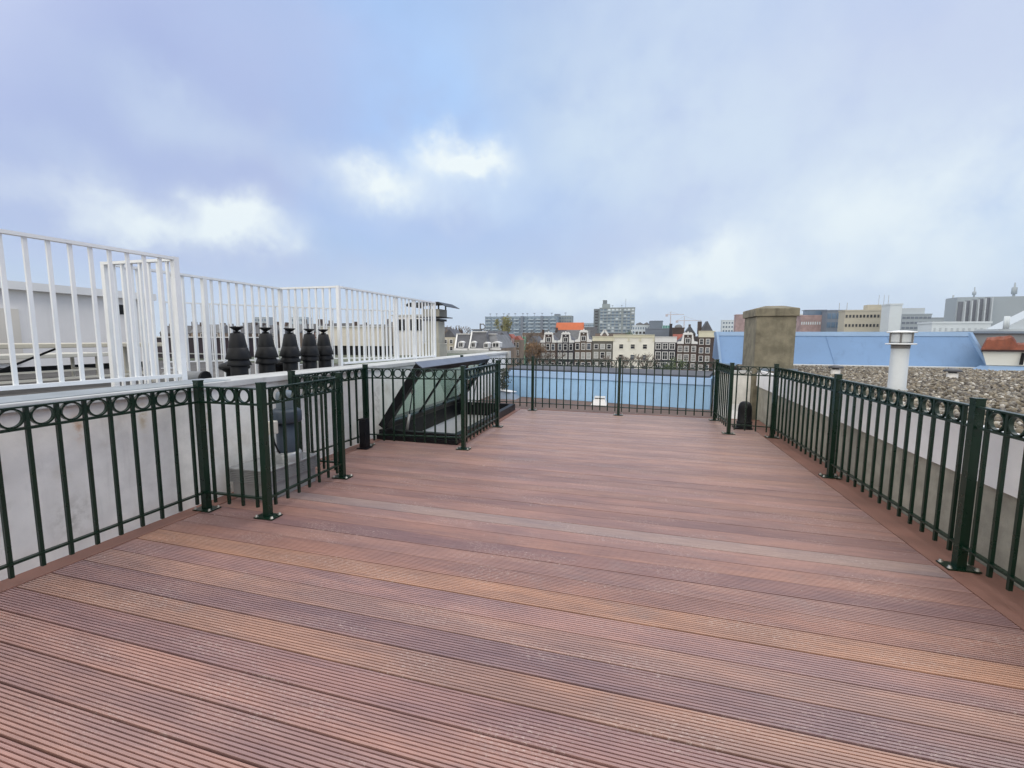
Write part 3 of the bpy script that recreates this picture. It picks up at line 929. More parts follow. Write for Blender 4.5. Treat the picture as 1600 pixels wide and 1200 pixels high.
MB().box(hx0, hx1 + .0, hy0 - .06, hy0 - .004, -.02, .06).build('front_flashing', M['black_metal'], t)
# lid frame axes: u along y, v up the slope, n outwards
hin = Vector((-3.43, 0, .135))
v = Vector((.62, 0, .915)).normalized()
nn = Vector((-v.z, 0, v.x))
LW, TH = 1.10, .115


def lid_box(u0, u1, v0, v1, n0, n1):
    pts = []
    for n_ in (n1, n0):
        for (uu, vv) in ((u0, v0), (u1, v0), (u1, v1), (u0, v1)):
            p = hin + v * vv + nn * n_
            pts.append((p.x, uu, p.z))
    return pts


lf = thing  # keep name short
mb = MB()
mb.hexa(lid_box(hy0, hy0 + .11, 0, LW, 0, TH))
mb.hexa(lid_box(hy1 - .11, hy1, 0, LW, 0, TH))
mb.hexa(lid_box(hy0 + .11, hy1 - .11, 0, .11, 0, TH))
mb.hexa(lid_box(hy0 + .11, hy1 - .11, LW - .10, LW, 0, TH))
lid = mb.build('lid_frame', M['black_metal'], t)
MB().hexa(lid_box(hy0 - .01, hy1 + .01, LW + .001, LW + .012, -.01, TH + .012)).build('drip_edge', M['slate_metal'], lid)
third = (hy1 - hy0 - .22) / 3
for i in range(2):
    u = hy0 + .11 + third * (i + 1)
    MB().hexa(lid_box(u - .025, u + .025, .11, LW - .10, .012, .05)).build('glazing_bar', M['black_metal'], lid)
for i in range(3):
    u = hy0 + .11 + third * i
    a_ = u + (.025 if i else 0)
    b_ = u + third - (.025 if i < 2 else 0)
    MB().hexa(lid_box(a_, b_, .11, LW - .10, .022, .04)).build('glass_pane', M['glass'], lid)
for yy in (hy0 + .14, hy1 - .14):
    top = Vector((hin + v * .66).to_tuple())
    a_ = Vector((-3.13, yy - .03, .10))
    b_ = Vector((top.x + .02, yy, top.z))
    m_ = a_.lerp(b_, .45)
    s_ = MB().tube([a_, m_], .02, 10).build('gas_strut', M['grey_steel'], t)
    MB().tube([m_, b_], .008, 8).build('rod', M['black_metal'], s_)
    MB().box(b_.x - .02, b_.x + .03, b_.y - .02, b_.y + .02, b_.z - .02, b_.z + .04).build('bracket', M['grey_steel'], s_)

# ================================================================ right side: parapet, gravel roof, chimney, flue
GRZ = 0.85
t = thing('parapet_wall', 'olive concrete parapet with a white fascia band right of the deck', 'wall', (2.4, 3, -.05))
MB().box(2.30, 2.62, -2.5, 9.0, -.30, .81).build('wall', M['concrete_dark'], t)
MB().hexa([(2.262, -2.5, .44), (2.298, -2.5, .44), (2.298, 9.0, .60), (2.262, 9.0, .60), (2.262, -2.5, .872), (2.298, -2.5, .872), (2.298, 9.0, .872), (2.262, 9.0, .872)]).build('fascia', M['fascia'], t)
MB().box(2.262, 2.33, -2.5, 9.0, .874, .890).build('coping', M['fascia'], t)
gr = thing('gravel_roof', 'flat gravel covered roof right of the deck', 'roof', (6, 5, GZ))
MB().box(2.622, 15.5, -4, 11.45, GZ, GRZ - .03).build('wall', M['b_brown'], gr)
MB().box(2.33, 15.5, -4, 11.45, GRZ - .028, GRZ - .004).build('gravel_bed', M['stone_sub'], gr)
MB().box(2.9, 7.6, 11.2, 11.48, GRZ, GRZ + .05).build('gutter', M['coping'], gr)

# gravel stones, one object
rng = np.random.default_rng(3)
phi = (1 + 5 ** .5) / 2
ico_v = np.array([(-1, phi, 0), (1, phi, 0), (-1, -phi, 0), (1, -phi, 0), (0, -1, phi), (0, 1, phi), (0, -1, -phi), (0, 1, -phi), (phi, 0, -1), (phi, 0, 1), (-phi, 0, -1), (-phi, 0, 1)])
ico_v /= np.linalg.norm(ico_v[0])
ico_f = np.array([(0, 11, 5), (0, 5, 1), (0, 1, 7), (0, 7, 10), (0, 10, 11), (1, 5, 9), (5, 11, 4), (11, 10, 2), (10, 7, 6), (7, 1, 8), (3, 9, 4), (3, 4, 2), (3, 2, 6), (3, 6, 8), (3, 8, 9), (4, 9, 5), (2, 4, 11), (6, 2, 10), (8, 6, 7), (9, 8, 1)])
cand = []
NC = 42000
yy = 1.2 + (11.2 - 1.2) * rng.random(NC) ** 0.8
xx = 2.37 + 7.0 * rng.random(NC)
keep = (xx < 2.6 + 0.62 * yy) & ~((np.abs(xx - 3.06) < .12) & (np.abs(yy - 6.19) < .12)) & ~((xx > 2.18) & (xx < 2.95) & (yy > 8.9) & (yy < 9.95))
xx, yy = xx[keep], yy[keep]
n = len(xx)
sz = rng.uniform(.013, .031, n)
# random rotations
q4 = rng.normal(size=(n, 4))
q4 /= np.linalg.norm(q4, axis=1)[:, None]
w_, x_, y_, z_ = q4.T
rot = np.stack([np.stack([1 - 2 * (y_ ** 2 + z_ ** 2), 2 * (x_ * y_ - z_ * w_), 2 * (x_ * z_ + y_ * w_)], -1),
                np.stack([2 * (x_ * y_ + z_ * w_), 1 - 2 * (x_ ** 2 + z_ ** 2), 2 * (y_ * z_ - x_ * w_)], -1),
                np.stack([2 * (x_ * z_ - y_ * w_), 2 * (y_ * z_ + x_ * w_), 1 - 2 * (x_ ** 2 + y_ ** 2)], -1)], 1)
shp = np.stack([np.ones(n) * 1.25, rng.uniform(.7, 1.0, n), rng.uniform(.55, .8, n)], -1)
V = ico_v[None] * shp[:, None] * sz[:, None, None] * rng.uniform(.85, 1.12, (n, 12, 1))
V = np.einsum('nij,nkj->nki', rot, V)
V += np.stack([xx, yy, GRZ + rng.uniform(-.002, .026, n)], -1)[:, None]
Fc = (ico_f[None] + (np.arange(n) * 12)[:, None, None]).reshape(-1, 3)
me = bpy.data.meshes.new('gravel')
me.vertices.add(n * 12)
me.vertices.foreach_set('co', V.reshape(-1).astype(np.float32))
me.loops.add(len(Fc) * 3)
me.loops.foreach_set('vertex_index', Fc.reshape(-1).astype(np.int32))
me.polygons.add(len(Fc))
me.polygons.foreach_set('loop_start', (np.arange(len(Fc)) * 3).astype(np.int32))
me.polygons.foreach_set('loop_total', np.full(len(Fc), 3, np.int32))
me.update()
me.validate()
pal = np.array([(.29, .25, .19), (.20, .17, .13), (.42, .38, .31), (.11, .095, .08), (.58, .55, .50), (.25, .205, .145), (.33, .31, .275), (.17, .155, .14)])
wts = np.array([.2, .2, .12, .16, .06, .12, .08, .06])
ci = rng.choice(len(pal), n, p=wts / wts.sum())
cols = pal[ci] * rng.uniform(.5, 1.0, (n, 1))
at_ = me.color_attributes.new('stone', 'FLOAT_COLOR', 'POINT')
at_.data.foreach_set('color', np.repeat(np.c_[cols, np.ones(n)], 12, 0).astype(np.float32).ravel())
gm = bpy.data.materials.new('gravel_stones')
gm.use_nodes = True
an = gm.node_tree.nodes.new('ShaderNodeAttribute')
an.attribute_name = 'stone'
gm.node_tree.links.new(an.outputs['Color'], gm.node_tree.nodes['Principled BSDF'].inputs['Base Color'])
gm.node_tree.nodes['Principled BSDF'].inputs['Roughness'].default_value = 0.8
me.materials.append(gm)
go = bpy.data.objects.new('gravel', me)
COL.objects.link(go)
go['kind'] = 'stuff'
tag(go, 'loose brown and cream gravel spread over the right roof', 'gravel')

# concrete chimney with chamfered cap
x0, x1, y0, y1 = 2.21, 2.86, 9.03, 9.95
t = thing('concrete_chimney', 'wide weathered concrete chimney with a chamfered cap before the blue roof', 'chimney', (2.54, 9.5, 0))
MB().box(x0, x1, y0, y1, -.3, 1.885).build('stack', M['concrete'], t, bevel=.012)
ov = .035
mb = MB().box(x0 - ov, x1 + ov, y0 - ov, y1 + ov, 1.886, 2.03)
mb.build('cap', M['concrete'], t, bevel=.012)
i_ = .17
mb = MB().hexa([(x0 - ov + .01, y0 - ov + .01, 2.031), (x1 + ov - .01, y0 - ov + .01, 2.031), (x1 + ov - .01, y1 + ov - .01, 2.031), (x0 - ov + .01, y1 + ov - .01, 2.031),
                (x0 + i_, y0 + i_, 2.085), (x1 - i_, y0 + i_, 2.085), (x1 - i_, y1 - i_, 2.085), (x0 + i_, y1 - i_, 2.085)])
mb.build('cap_top', M['concrete'], t)
MB().box(x0 + .1, x1 + .06, y0 - .05, y0 - .002, .86, .93).build('flashing', M['zinc_dark'], t)
t = thing('low_wall', 'short pale wall between far railing and concrete chimney', 'wall', (1.9, 9.3, -.05))
MB().box(1.60, 2.205, 9.15, 9.35, -.05, .82).build('wall', M['white_wall'], t)
MB().box(1.57, 2.205, 9.12, 9.38, .82, .86).build('coping', M['coping'], t)
MB().hexa([(1.60, 8.98, -.05), (2.15, 8.98, -.05), (2.15, 9.148, -.05), (1.60, 9.148, -.05), (1.60, 9.12, .10), (2.15, 9.12, .10), (2.15, 9.148, .22), (1.60, 9.148, .22)]).build('flashing', M['fascia'], t)

# white flue pipe
px, py = 3.06, 6.19
t = thing('flue_pipe', 'thick pale grey flue pipe with white double-disc cap on the gravel roof', 'flue', (px, py, GRZ))
c = (px, py, GRZ)
MB().lathe(c, [(.105, -.01), (.105, .03), (.087, .05), (.085, .52), (.0, .52)], 32).build('pipe', M['pvc'], t)
MB().lathe(c, [(.087, .515), (.089, .52), (.089, .56), (.0, .56)], 32).build('seal_ring', M['flue_seal'], t)
MB().lathe(c, [(.0, .558), (.140, .560), (.147, .566), (.140, .575), (.0, .578)], 32).build('lower_disc', M['fence_white'], t)
mb = MB()
for i in range(6):
    a0 = i * math.pi / 3 + .12
    seg = 5
    a1 = a0 + math.pi / 3 - .16
    vs, fs = [], []
    for k in range(seg + 1):
        a = a0 + (a1 - a0) * k / seg
        for r, z in ((.110, .592), (.110, .678), (.104, .678), (.104, .592)):
            vs.append((px + r * math.cos(a), py + r * math.sin(a), GRZ + z))
    for k in range(seg):
        for q in range(4):
            fs.append((k * 4 + q, (k + 1) * 4 + q, (k + 1) * 4 + (q + 1) % 4, k * 4 + (q + 1) % 4))
    mb.add(vs, fs)
mb.lathe(c, [(.09, .578), (.09, .695)], 24)
mb.build('baffle', M['pvc'], t)
mb = MB()
for i in range(6):
    a = i * math.pi / 3 + .03
    mb.bar((px + .113 * math.cos(a), py + .113 * math.sin(a), GRZ + .577), (px + .113 * math.cos(a), py + .113 * math.sin(a), GRZ + .697), .014, .014)
mb.build('cap_strut', M['flue_seal'], t)
MB().lathe(c, [(.0, .695), (.135, .697), (.143, .704), (.135, .714), (.05, .724), (0, .725)], 32).build('upper_disc', M['fence_white'], t)
# two low roof vents
for x, y, lb in [(3.42, 8.75, 'small mushroom vent with dark cap on the gravel beside the chimney'), (4.86, 8.39, 'small mushroom vent with dark cap on the gravel right of the flue pipe')]:
    t = thing('mushroom_vent', lb, 'vent', (x, y, GRZ), 'mushroom vents on the gravel roof')
    MB().lathe((x, y, GRZ), [(.07, -.01), (.068, .10), (0, .10)], 18).build('stub', M['offwhite'], t)
    MB().lathe((x, y, GRZ), [(.05, .10), (.05, .125), (.11, .125), (.112, .14), (.09, .16), (.03, .175), (0, .176)], 20).build('cap', M['slate'], t)

# ---- blue zinc mansard behind the gravel roof
zr = thing('zinc_mansard', 'large pale blue zinc mansard roof behind the concrete chimney', 'roof', (5, 12.5, GZ))
YB, YT = 11.5, 11.95
zb, zt_ = .87, 1.625
zl0, zl1 = at(1127, 560, YB).x, at(1121, 520, YT).x
zr0, zr1 = at(1545, 572, YB).x, at(1512, 524, YT).x
D2 = 3.2
face = [(zl0, YB, zb), (zr0, YB, zb), (zr1, YT, zt_), (zl1, YT, zt_)]
back = [(at(1113, 560, YB + D2 + .6).x, YB + D2 + .6, zb), (zr0 + .1, YB + D2 + .6, zb), (zr1 + .1, YT + D2, zt_), (at(1117, 518, YT + D2).x, YT + D2, zt_)]
mb = MB().hexa([face[0], face[1], back[1], back[0], face[3], face[2], back[2], back[3]])
mb.build('slope', M['zinc'], zr)
mb = MB()                                                  # seams and wrinkles of the sheets
for fr in (.12, .46, .70):
    a = Vector(face[0]).lerp(Vector(face[1]), fr)
    b = Vector(face[3]).lerp(Vector(face[2]), fr)
    mb.bar(a + Vector((0, -.004, .004)), b + Vector((0, -.004, .004)), .005, .009, up=(0, -1, .6))
mb.build('seam', M['zinc'], zr)
MB().hexa([(zl1 - .03, YT - .06, zt_ - .075), (zr1 + .03, YT - .06, zt_ - .075), (zr1 + .03, YT + .3, zt_ - .075), (zl1 - .03, YT + .3, zt_ - .075),
           (zl1 - .03, YT - .02, zt_ + .025), (zr1 + .03, YT - .02, zt_ + .025), (zr1 + .03, YT + .3, zt_ + .025), (zl1 - .03, YT + .3, zt_ + .025)]).build('ridge_roll', M['zinc_pale'], zr)
MB().bar(Vector(face[0]) + Vector((-.01, -.02, .0)), Vector(face[3]) + Vector((-.01, -.02, 0)), .05, .05).build('left_hip', M['zinc_pale'], zr)
MB().bar(Vector(face[1]) + Vector((.02, -.02, 0)), Vector(face[2]) + Vector((.02, -.02, 0)), .07, .06).build('right_hip', M['zinc_pale'], zr)
MB().box(zl0 + .75, zr0 + 1.2, YB + .02, YB + D2, GZ, zb - .02).build('wall', M['b_brown'], zr)
MB().box(zl0 - .02, zr0 + .1, YB - .10, YB + .015, zb - .04, zb + .02).build('gutter', M['zinc_pale'], zr)
# grey wall right behind the zinc roof, white box bay with rust tarp
t = thing('plant_wall', 'plain dark grey clad wall right of the blue zinc roof', 'wall', (8.5, 13.2, GZ))
a, b = at(1512, 521, 12.6), at(1690, 521, 12.6)
MB().box(a.x, b.x, 12.6, 14.5, GZ, a.z).build('wall', M['grey_wall'], t)
MB().box(a.x - .05, b.x, 12.52, 14.55, a.z, a.z + .05).build('coping', M['zinc_dark'], t)
t = thing('roof_bay', 'white sided box bay with dark brown rim at right edge', 'bay', (8, 11.2, GRZ))
a, b = at(1532, 549, 11.0), at(1660, 571, 11.0)
MB().hexa([(a.x + .12, 11.0, b.z - .02), (b.x + .6, 11.0, b.z - .02), (b.x + .6, 12.5, b.z - .02), (a.x + 1.25, 12.5, b.z - .02), (a.x, 10.95, a.z), (b.x + .6, 10.95, a.z), (b.x + .6, 12.5, a.z), (a.x + 1.1, 12.5, a.z)]).build('side', M['cream_stucco'], t)
MB().hexa([(a.x - .06, 10.88, a.z), (b.x + .6, 10.88, a.z), (b.x + .6, 12.5, a.z), (a.x + 1.05, 12.5, a.z), (a.x - .06, 10.88, a.z + .035), (b.x + .6, 10.88, a.z + .035), (b.x + .6, 12.5, a.z + .035), (a.x + 1.05, 12.5, a.z + .035)]).build('rim', M['b_maroon'], t)
MB().bar((a.x + .62, 10.93, b.z), (a.x + .64, 10.93, a.z - .02), .05, .03).build('bracket', M['black'], t)
MB().hexa([(a.x - .1, 10.6, b.z - .14), (b.x + .6, 10.6, b.z - .22), (b.x + .6, 11.1, b.z - .14), (a.x - .1, 11.1, b.z - .14), (a.x + .08, 10.85, b.z - .03), (b.x + .6, 10.85, b.z - .05), (b.x + .6, 11.1, b.z - .03), (a.x + .08, 11.1, b.z - .03)]).build('apron', M['zinc_pale'], t)
# crumpled rust red tarp
nx, ny = 46, 18
vs, fs = [], []
rr = random.Random(11)
hz_ = [rr.uniform(-.022, .022) for _ in range(400)]
for j in range(ny):
    for i in range(nx):
        u, vv = i / (nx - 1), j / (ny - 1)
        h = .27 * max(0, min(1, u * 22)) * (.80 + .20 * min(1, u / .25)) * (1 - .55 * max(0, min(1, (u - .28) / .05))) + .04 * math.sin(u * 9) * (u > .55)
        h *= min(1, min(vv, 1 - vv) * 14)
        h += hz_[(i * 13 + j * 7) % 400] * (0 < i < nx - 1 and 0 < j < ny - 1)
        vs.append((a.x + .0 + u * 1.75 + vv * .62, 11.0 + vv * 1.0, a.z + .037 + max(h, 0)))
for j in range(ny - 1):
    for i in range(nx - 1):
        fs.append((j * nx + i, j * nx + i + 1, (j + 1) * nx + i + 1, (j + 1) * nx + i))
tp = MB().add(vs, fs, False).build('tarpaulin', M['rust_tarp'])
tag(tp, 'crumpled rust red tarpaulin lying on the white box bay', 'tarpaulin')

# ---- blue zinc roof beyond the far railing
zf = thing('zinc_roof', 'lower blue zinc roof slope beyond the far railing', 'roof', (-.7, 11, GZ))
A, B = Vector((-3.40, 11.05, -.05)), Vector((1.66, 10.05, -.05))
up = Vector((0.05, .38, .63))
dv = Vector((.22, .8, .02))
c4 = [A, B, B + up, A + up + Vector((.05, 0, 0))]
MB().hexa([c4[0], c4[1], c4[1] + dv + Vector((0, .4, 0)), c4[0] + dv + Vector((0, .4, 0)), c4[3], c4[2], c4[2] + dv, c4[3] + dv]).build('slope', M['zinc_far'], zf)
mb = MB()
for i in range(1, 12):
    f_ = i / 12 + rr.uniform(-.015, .015)
    a_, b_ = c4[0].lerp(c4[1], f_), c4[3].lerp(c4[2], f_)
    mb.bar(a_ + Vector((0, -.004, .003)), b_ + Vector((0, -.004, .003)), .007, .008, up=(0, -1, .6))
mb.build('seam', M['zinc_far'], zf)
o1 = Vector((0, -.012, .0))
a_, b_ = c4[0].lerp(c4[3], .80), c4[1].lerp(c4[2], .80)
MB().hexa([a_ + o1 * 2.5, b_ + o1 * 2.5, b_ + Vector((0, .1, 0)), a_ + Vector((0, .1, 0)), c4[3] + o1 + Vector((0, 0, .012)), c4[2] + o1 + Vector((0, 0, .012)), c4[2] + Vector((0, .2, .012)), c4[3] + Vector((0, .2, .012))]).build('ridge_strip', M['zinc_pale'], zf)
e3, e2 = c4[3] + Vector((.0, .22, .004)), c4[2] + Vector((.0, .22, .004))
MB().hexa([e3, e2, e2 + dv * .95, e3 + dv * .95, e3 + Vector((0, 0, .05)), e2 + Vector((0, 0, .05)), e2 + dv * .95 + Vector((0, 0, .09)), e3 + dv * .95 + Vector((0, 0, .09))]).build('flat_top', M['slate'], zf)
MB().hexa([A + Vector((0, .3, -.1)), B + Vector((0, .3, -.1)), B + dv + Vector((0, 0, -.1)), A + dv + Vector((0, 0, -.1)), A + Vector((0, .3, -.02)), B + Vector((0, .3, -.02)), B + dv + Vector((0, 0, -.02)), A + dv + Vector((0, 0, -.02))]).build('wall', M['b_brown'], zf)
bx, by = -.70, 10.12
t = thing('roof_outlet', 'small white flared roof outlet on the brown roof beyond the far railing', 'outlet', (bx, by, -.05))
MB().hexa([(bx - .17, by - .10, -.054), (bx + .18, by - .10, -.054), (bx + .18, by + .3, -.054), (bx - .17, by + .3, -.054), (bx - .10, by - .02, .08), (bx + .13, by - .02, .08), (bx + .13, by + .28, .10), (bx - .10, by + .28, .10)]).build('hood', M['fascia'], t)
MB().box(bx - .11, bx + .14, by - .03, by + .3, .102, .112).build('lid', M['coping'], t)
bx, by = -3.05, 10.55
t = thing('roof_outlet', 'grey peaked roof outlet beside the ivy at the zinc roof end', 'outlet', (bx, by, -.05))
MB().hexa([(bx - .35, by - .2, -.054), (bx + .3, by - .2, -.054), (bx + .3, by + .3, -.054), (bx - .35, by + .3, -.054), (bx - .25, by, .16), (bx + .12, by, .10), (bx + .12, by + .2, .10), (bx - .25, by + .2, .16)]).build('hood', M['zinc_dark'], t)
MB().hexa([(bx - .30, by - .04, .162), (bx + .12, by - .06, .105), (bx + .22, by + .22, .085), (bx - .28, by + .22, .165), (bx - .30, by - .04, .175), (bx + .12, by - .06, .12), (bx + .22, by + .22, .10), (bx - .28, by + .22, .18)]).build('lid', M['fascia'], t)


def leaves(mb, cpts, n, size, rnd):
    for _ in range(n):
        c = Vector(rnd.choice(cpts)) if isinstance(cpts, list) else cpts()
        d = Vector((rnd.gauss(0, 1), rnd.gauss(0, 1), rnd.gauss(0, 1))).normalized()
        e = d.orthogonal().normalized()
        f = d.cross(e)
        s = size * rnd.uniform(.6, 1.3)
        mb.add([c - e * s, c + f * s * .6, c + e * s, c - f * s * .6], [(0, 1, 2, 3)])


iv = random.Random(4)
t = thing('ivy', 'dark ragged ivy climbing the left end of the far zinc roof', 'ivy', (-3.4, 10.9, -.05))
mb = MB()
leaves(mb, lambda: Vector((-3.17 + iv.gauss(0, .06), 10.75 + iv.gauss(0, .10), iv.uniform(.1, .68))), 520, .03, iv)
mb.build('foliage', M['ivy'], t)
MB().tube([(-3.20, 10.8, -.055), (-3.16, 10.78, .3), (-3.18, 10.76, .6)], [.015, .012, .006], 6).build('stem', M['bark'], t)


# ================================================================ the town
def win_mesh(wd, ht, frame, bars=(1, 1), fr=None):
    """white frame (with glazing bars) as one mesh, pane as another; origin = centre of the window on the facade"""
    f = fr or min(wd, ht) * .11
    mb = MB()
    d0, d1 = -.12, .02
    mb.box(-wd / 2, -wd / 2 + f, d0, d1, -ht / 2, ht / 2).box(wd / 2 - f, wd / 2, d0, d1, -ht / 2, ht / 2)
    mb.box(-wd / 2 + f, wd / 2 - f, d0, d1, -ht / 2, -ht / 2 + f).box(-wd / 2 + f, wd / 2 - f, d0, d1, ht / 2 - f, ht / 2)
    for i in range(1, bars[0] + 1):
        x = -wd / 2 + wd * i / (bars[0] + 1)
        mb.box(x - f * .22, x + f * .22, d0 + .03, d1, -ht / 2 + f, ht / 2 - f)
    for i in range(1, bars[1] + 1):
        z = -ht / 2 + ht * i / (bars[1] + 1) + ht * .08
        mb.box(-wd / 2 + f, wd / 2 - f, d0 + .04, d1, z - f * .22, z + f * .22)
    fm = mesh_of(mb, 'window', frame)
    pm = MB().box(-wd / 2 + f * .5, wd / 2 - f * .5, -.04, -.02, -ht / 2 + f * .5, ht / 2 - f * .5)
    return fm, pm


_wc = {}


def window(parent, cx, cz, Y, wd, ht, frame='trim', pane='pane', bars=(1, 1), fr=None):
    key = (round(wd, 2), round(ht, 2), frame, pane, bars, fr)
    if key not in _wc:
        fm, pm = win_mesh(wd, ht, M[frame], bars, fr)
        _wc[key] = (fm, mesh_of(pm, 'pane', M[pane]))
    fm, pmh = _wc[key]
    f = inst('window', fm, (cx, Y, cz), 0, parent)
    inst('pane', pmh, (cx, Y, cz), 0, f)


YH = 130.0
wrnd = random.Random(17)
GH = 'canal houses in the row across the water'


def hx(px, Y=YH):
    return at(px, 545, Y).x


def hz2(py, px=960, Y=YH):
    return at(px, py, Y).z


def house(label, px0, px1, pyt, wall, cols, rows, Y=YH, depth=11, frame='trim', panes=None, bars=(0, 1), group=GH, roof='flat', roofmat='slate', name='canal_house', cat='house', cornice=None, doors=True):
    x0, x1, z1 = hx(px0, Y) + .03, hx(px1, Y) - .03, hz2(pyt, (px0 + px1) / 2, Y)
    t = thing(name, label, cat, ((x0 + x1) / 2, Y + 5, GZ), group)
    MB().box(x0, x1, Y, Y + depth, GZ, z1).build('wall', M[wall], t)
    pxm = (px0 + px1) / 2
    for ri, (r0, r1) in enumerate(rows):
        za, zb_ = hz2(r1, pxm, Y), hz2(r0, pxm, Y)
        for ci, (c0, c1) in enumerate(cols):
            xa, xb = hx(c0, Y), hx(c1, Y)
            pn = wrnd.choice(('pane', 'pane', 'pane', 'pane_curtain', 'pane_sky'))
            if panes and panes.get((ri, ci)):
                pn = panes[(ri, ci)]
            window(t, (xa + xb) / 2, (za + zb_) / 2, Y, round(xb - xa, 1), round(zb_ - za, 1), frame, pn, bars)
    if doors:
        dw = min(1.2, (x1 - x0) * .2)
        d_ = MB().box(x0 + .6, x0 + .6 + dw, Y - .06, Y + .02, GZ, GZ + 2.7).build('door', M['b_black'], t)
    if cornice:
        zt, zb_ = hz2(cornice[0], pxm, Y), hz2(cornice[1], pxm, Y)
        MB().box(x0 + .002, x1 - .002, Y - .25, Y + .3, zb_, zt).build('cornice', M[cornice[2]], t)
        MB().box(x0 - .01, x1 + .01, Y - .42, Y + .3, zt + .003, zt + .18).build('cornice_lip', M[cornice[2]], t)
    if roof == 'gable':
        zr_ = z1 + (x1 - x0) * .55
        MB().prism([(x0, Y + .35, z1 + .01), (x1, Y + .35, z1 + .01), ((x0 + x1) / 2, Y + .35, zr_)], (0, depth - .4, 0)).build('roof', M[roofmat], t)
    elif roof == 'flat':
        MB().box(x0 + .1, x1 - .1, Y + .4, Y + depth - .2, z1 + .003, z1 + .12).build('roof', M[roofmat], t)
    t['_x0'], t['_x1'], t['_z1'] = x0, x1, z1
    return t


def neck_gable(t, pxc, pyt, pyb, halfpx, wall, Y=YH, wpx=3.2):
    """brick neck with white scrolls and a pediment"""
    xc = hx(pxc, Y)
    x0, x1 = t['_x0'], t['_x1']
    zb_ = t['_z1']
    zt = hz2(pyt, pxc, Y)
    nw = hx(pxc + halfpx, Y) - xc
    hs = zb_ + (zt - zb_) * .72
    MB().box(xc - nw, xc + nw, Y - .02, Y + .9, zb_ + .003, hs).build('gable', M[wall], t)
    wz = (zb_ + hs) / 2 - .1
    window(t, xc, wz - .25, Y - .02, 1.3, 1.5, 'trim', 'pane', (1, 0))
    MB().lathe((xc, Y - .1, hs - .55), [(0, 0), (.16, .06), (.2, .2), (.1, .34), (0, .36)], 10).build('hoist_stone', M['trim'], t)
    for s in (-1, 1):
        pts = []
        ex = (xc - x0 if s < 0 else x1 - xc)
        outer = ex - .05
        cur = [(nw, hs), (nw + .35, hs - .1), (nw + .45, hs - (hs - zb_) * .35), (nw + .7, zb_ + (hs - zb_) * .30), (nw + 1.1, zb_ + .75), (outer, zb_ + .62), (outer, zb_ + .03), (nw, zb_ + .03)]
        pts = [(xc + s * px_, Y - .16, z_) for px_, z_ in cur]
        if s < 0:
            pts = pts[::-1]
        MB().prism(pts, (0, .45, 0)).build('scroll', M['trim'], t)
    MB().box(xc - nw - .3, xc + nw + .3, Y - .22, Y + .4, hs + .003, hs + .28).build('gable_band', M['trim'], t)
    pr_ = [(-nw - .35, hs + .285), (nw + .35, hs + .285), (nw * .75, hs + .75), (nw * .35, zt - .45), (0, zt), (-nw * .35, zt - .45), (-nw * .75, hs + .75)]
    MB().prism([(xc + a, Y - .18, z) for a, z in pr_], (0, .5, 0)).build('pediment', M['trim'], t)
    MB().prism([(x0, Y + .95, zb_ + .125), (x1, Y + .95, zb_ + .125), ((x0 + x1) / 2, Y + .95, hs - .05)], (0, 9, 0)).build('attic_roof', M['slate'], t)


ROWS3 = [(537, 547.5), (551, 561), (565.5, 575), (580, 589)]
house('brown brick house with white pointed gable behind the rust-leaved tree', 819.5, 843.5, 538.5, 'b_umber', [(822, 827.5), (829, 834.5), (836, 841.5)], [(540, 546.5), (551, 560), (565, 574), (580, 589)], roof='gable', cornice=(536.5, 540, 'trim'))
h = house('reddish brown house with white neck gable left of the black one', 844, 870, 535.5, 'b_brown', [(845.5, 851), (853, 859), (861, 867)], ROWS3, panes={(1, 0): 'pane_blind', (1, 2): 'pane_blind', (2, 0): 'pane_blind'})
neck_gable(h, 857, 517.5, 535, 5.2, 'b_maroon')
h = house('blue-black brick house with white neck gable in the canal row', 870.3, 897.5, 535.5, 'b_black', [(872, 878), (880, 886.5), (889, 895)], ROWS3, panes={(1, 0): 'pane_blind', (1, 1): 'pane_blind', (1, 2): 'pane_blind'})
neck_gable(h, 883.7, 517.5, 535, 5.2, 'b_black')
h = house('umber brick house with the tallest white neck gable', 897.8, 925, 534.5, 'b_umber', [(899, 905.5), (908, 914.5), (916.5, 923.5)], [(536, 546.5), (550.5, 561), (566, 575.5), (580, 589)], panes={(1, 0): 'pane_blind', (1, 1): 'pane_blind', (1, 2): 'pane_blind'})
neck_gable(h, 911.5, 513.5, 534, 5.0, 'b_umber')
h = house('olive grey house with white cornice and little open pediment', 925.2, 957.3, 531, 'b_grey', [(928, 935), (938, 945), (948, 955)], [(537.5, 545.5), (550, 560), (566, 575), (580, 589)], cornice=(526.5, 533, 'trim_cream'), panes={(0, 1): 'pane_blind', (1, 0): 'pane_blind', (1, 2): 'pane_blind', (2, 0): 'pane_blind'})
xc, zc = hx(944), h['_z1'] + 1.3
mb = MB()
mb.bar((xc - 1.1, YH, zc), (xc, YH, zc + 1.6), .5, .3, up=(0, 1, 0)).bar((xc + 1.1, YH, zc), (xc, YH, zc + 1.6), .5, .3, up=(0, 1, 0))
mb.build('pediment', M['trim'], h)
h = house('wide cream stucco house, broadest of the canal row', 957.5, 1022.3, 526.5, 'cream_stucco', [(966.5, 974.5), (984.5, 992.5), (1003.5, 1011.5)], [(537.5, 545.5), (553.5, 563.5), (570, 580)], frame='cream_stucco', bars=(0, 1), cornice=(523.8, 527.5, 'trim_cream'))
for px_ in (958.5, 982, 1000, 1021):
    MB().box(hx(px_) - .2, hx(px_) + .2, YH - .3, YH - .003, hz2(533), hz2(528)).build('console', M['trim_cream'], h)
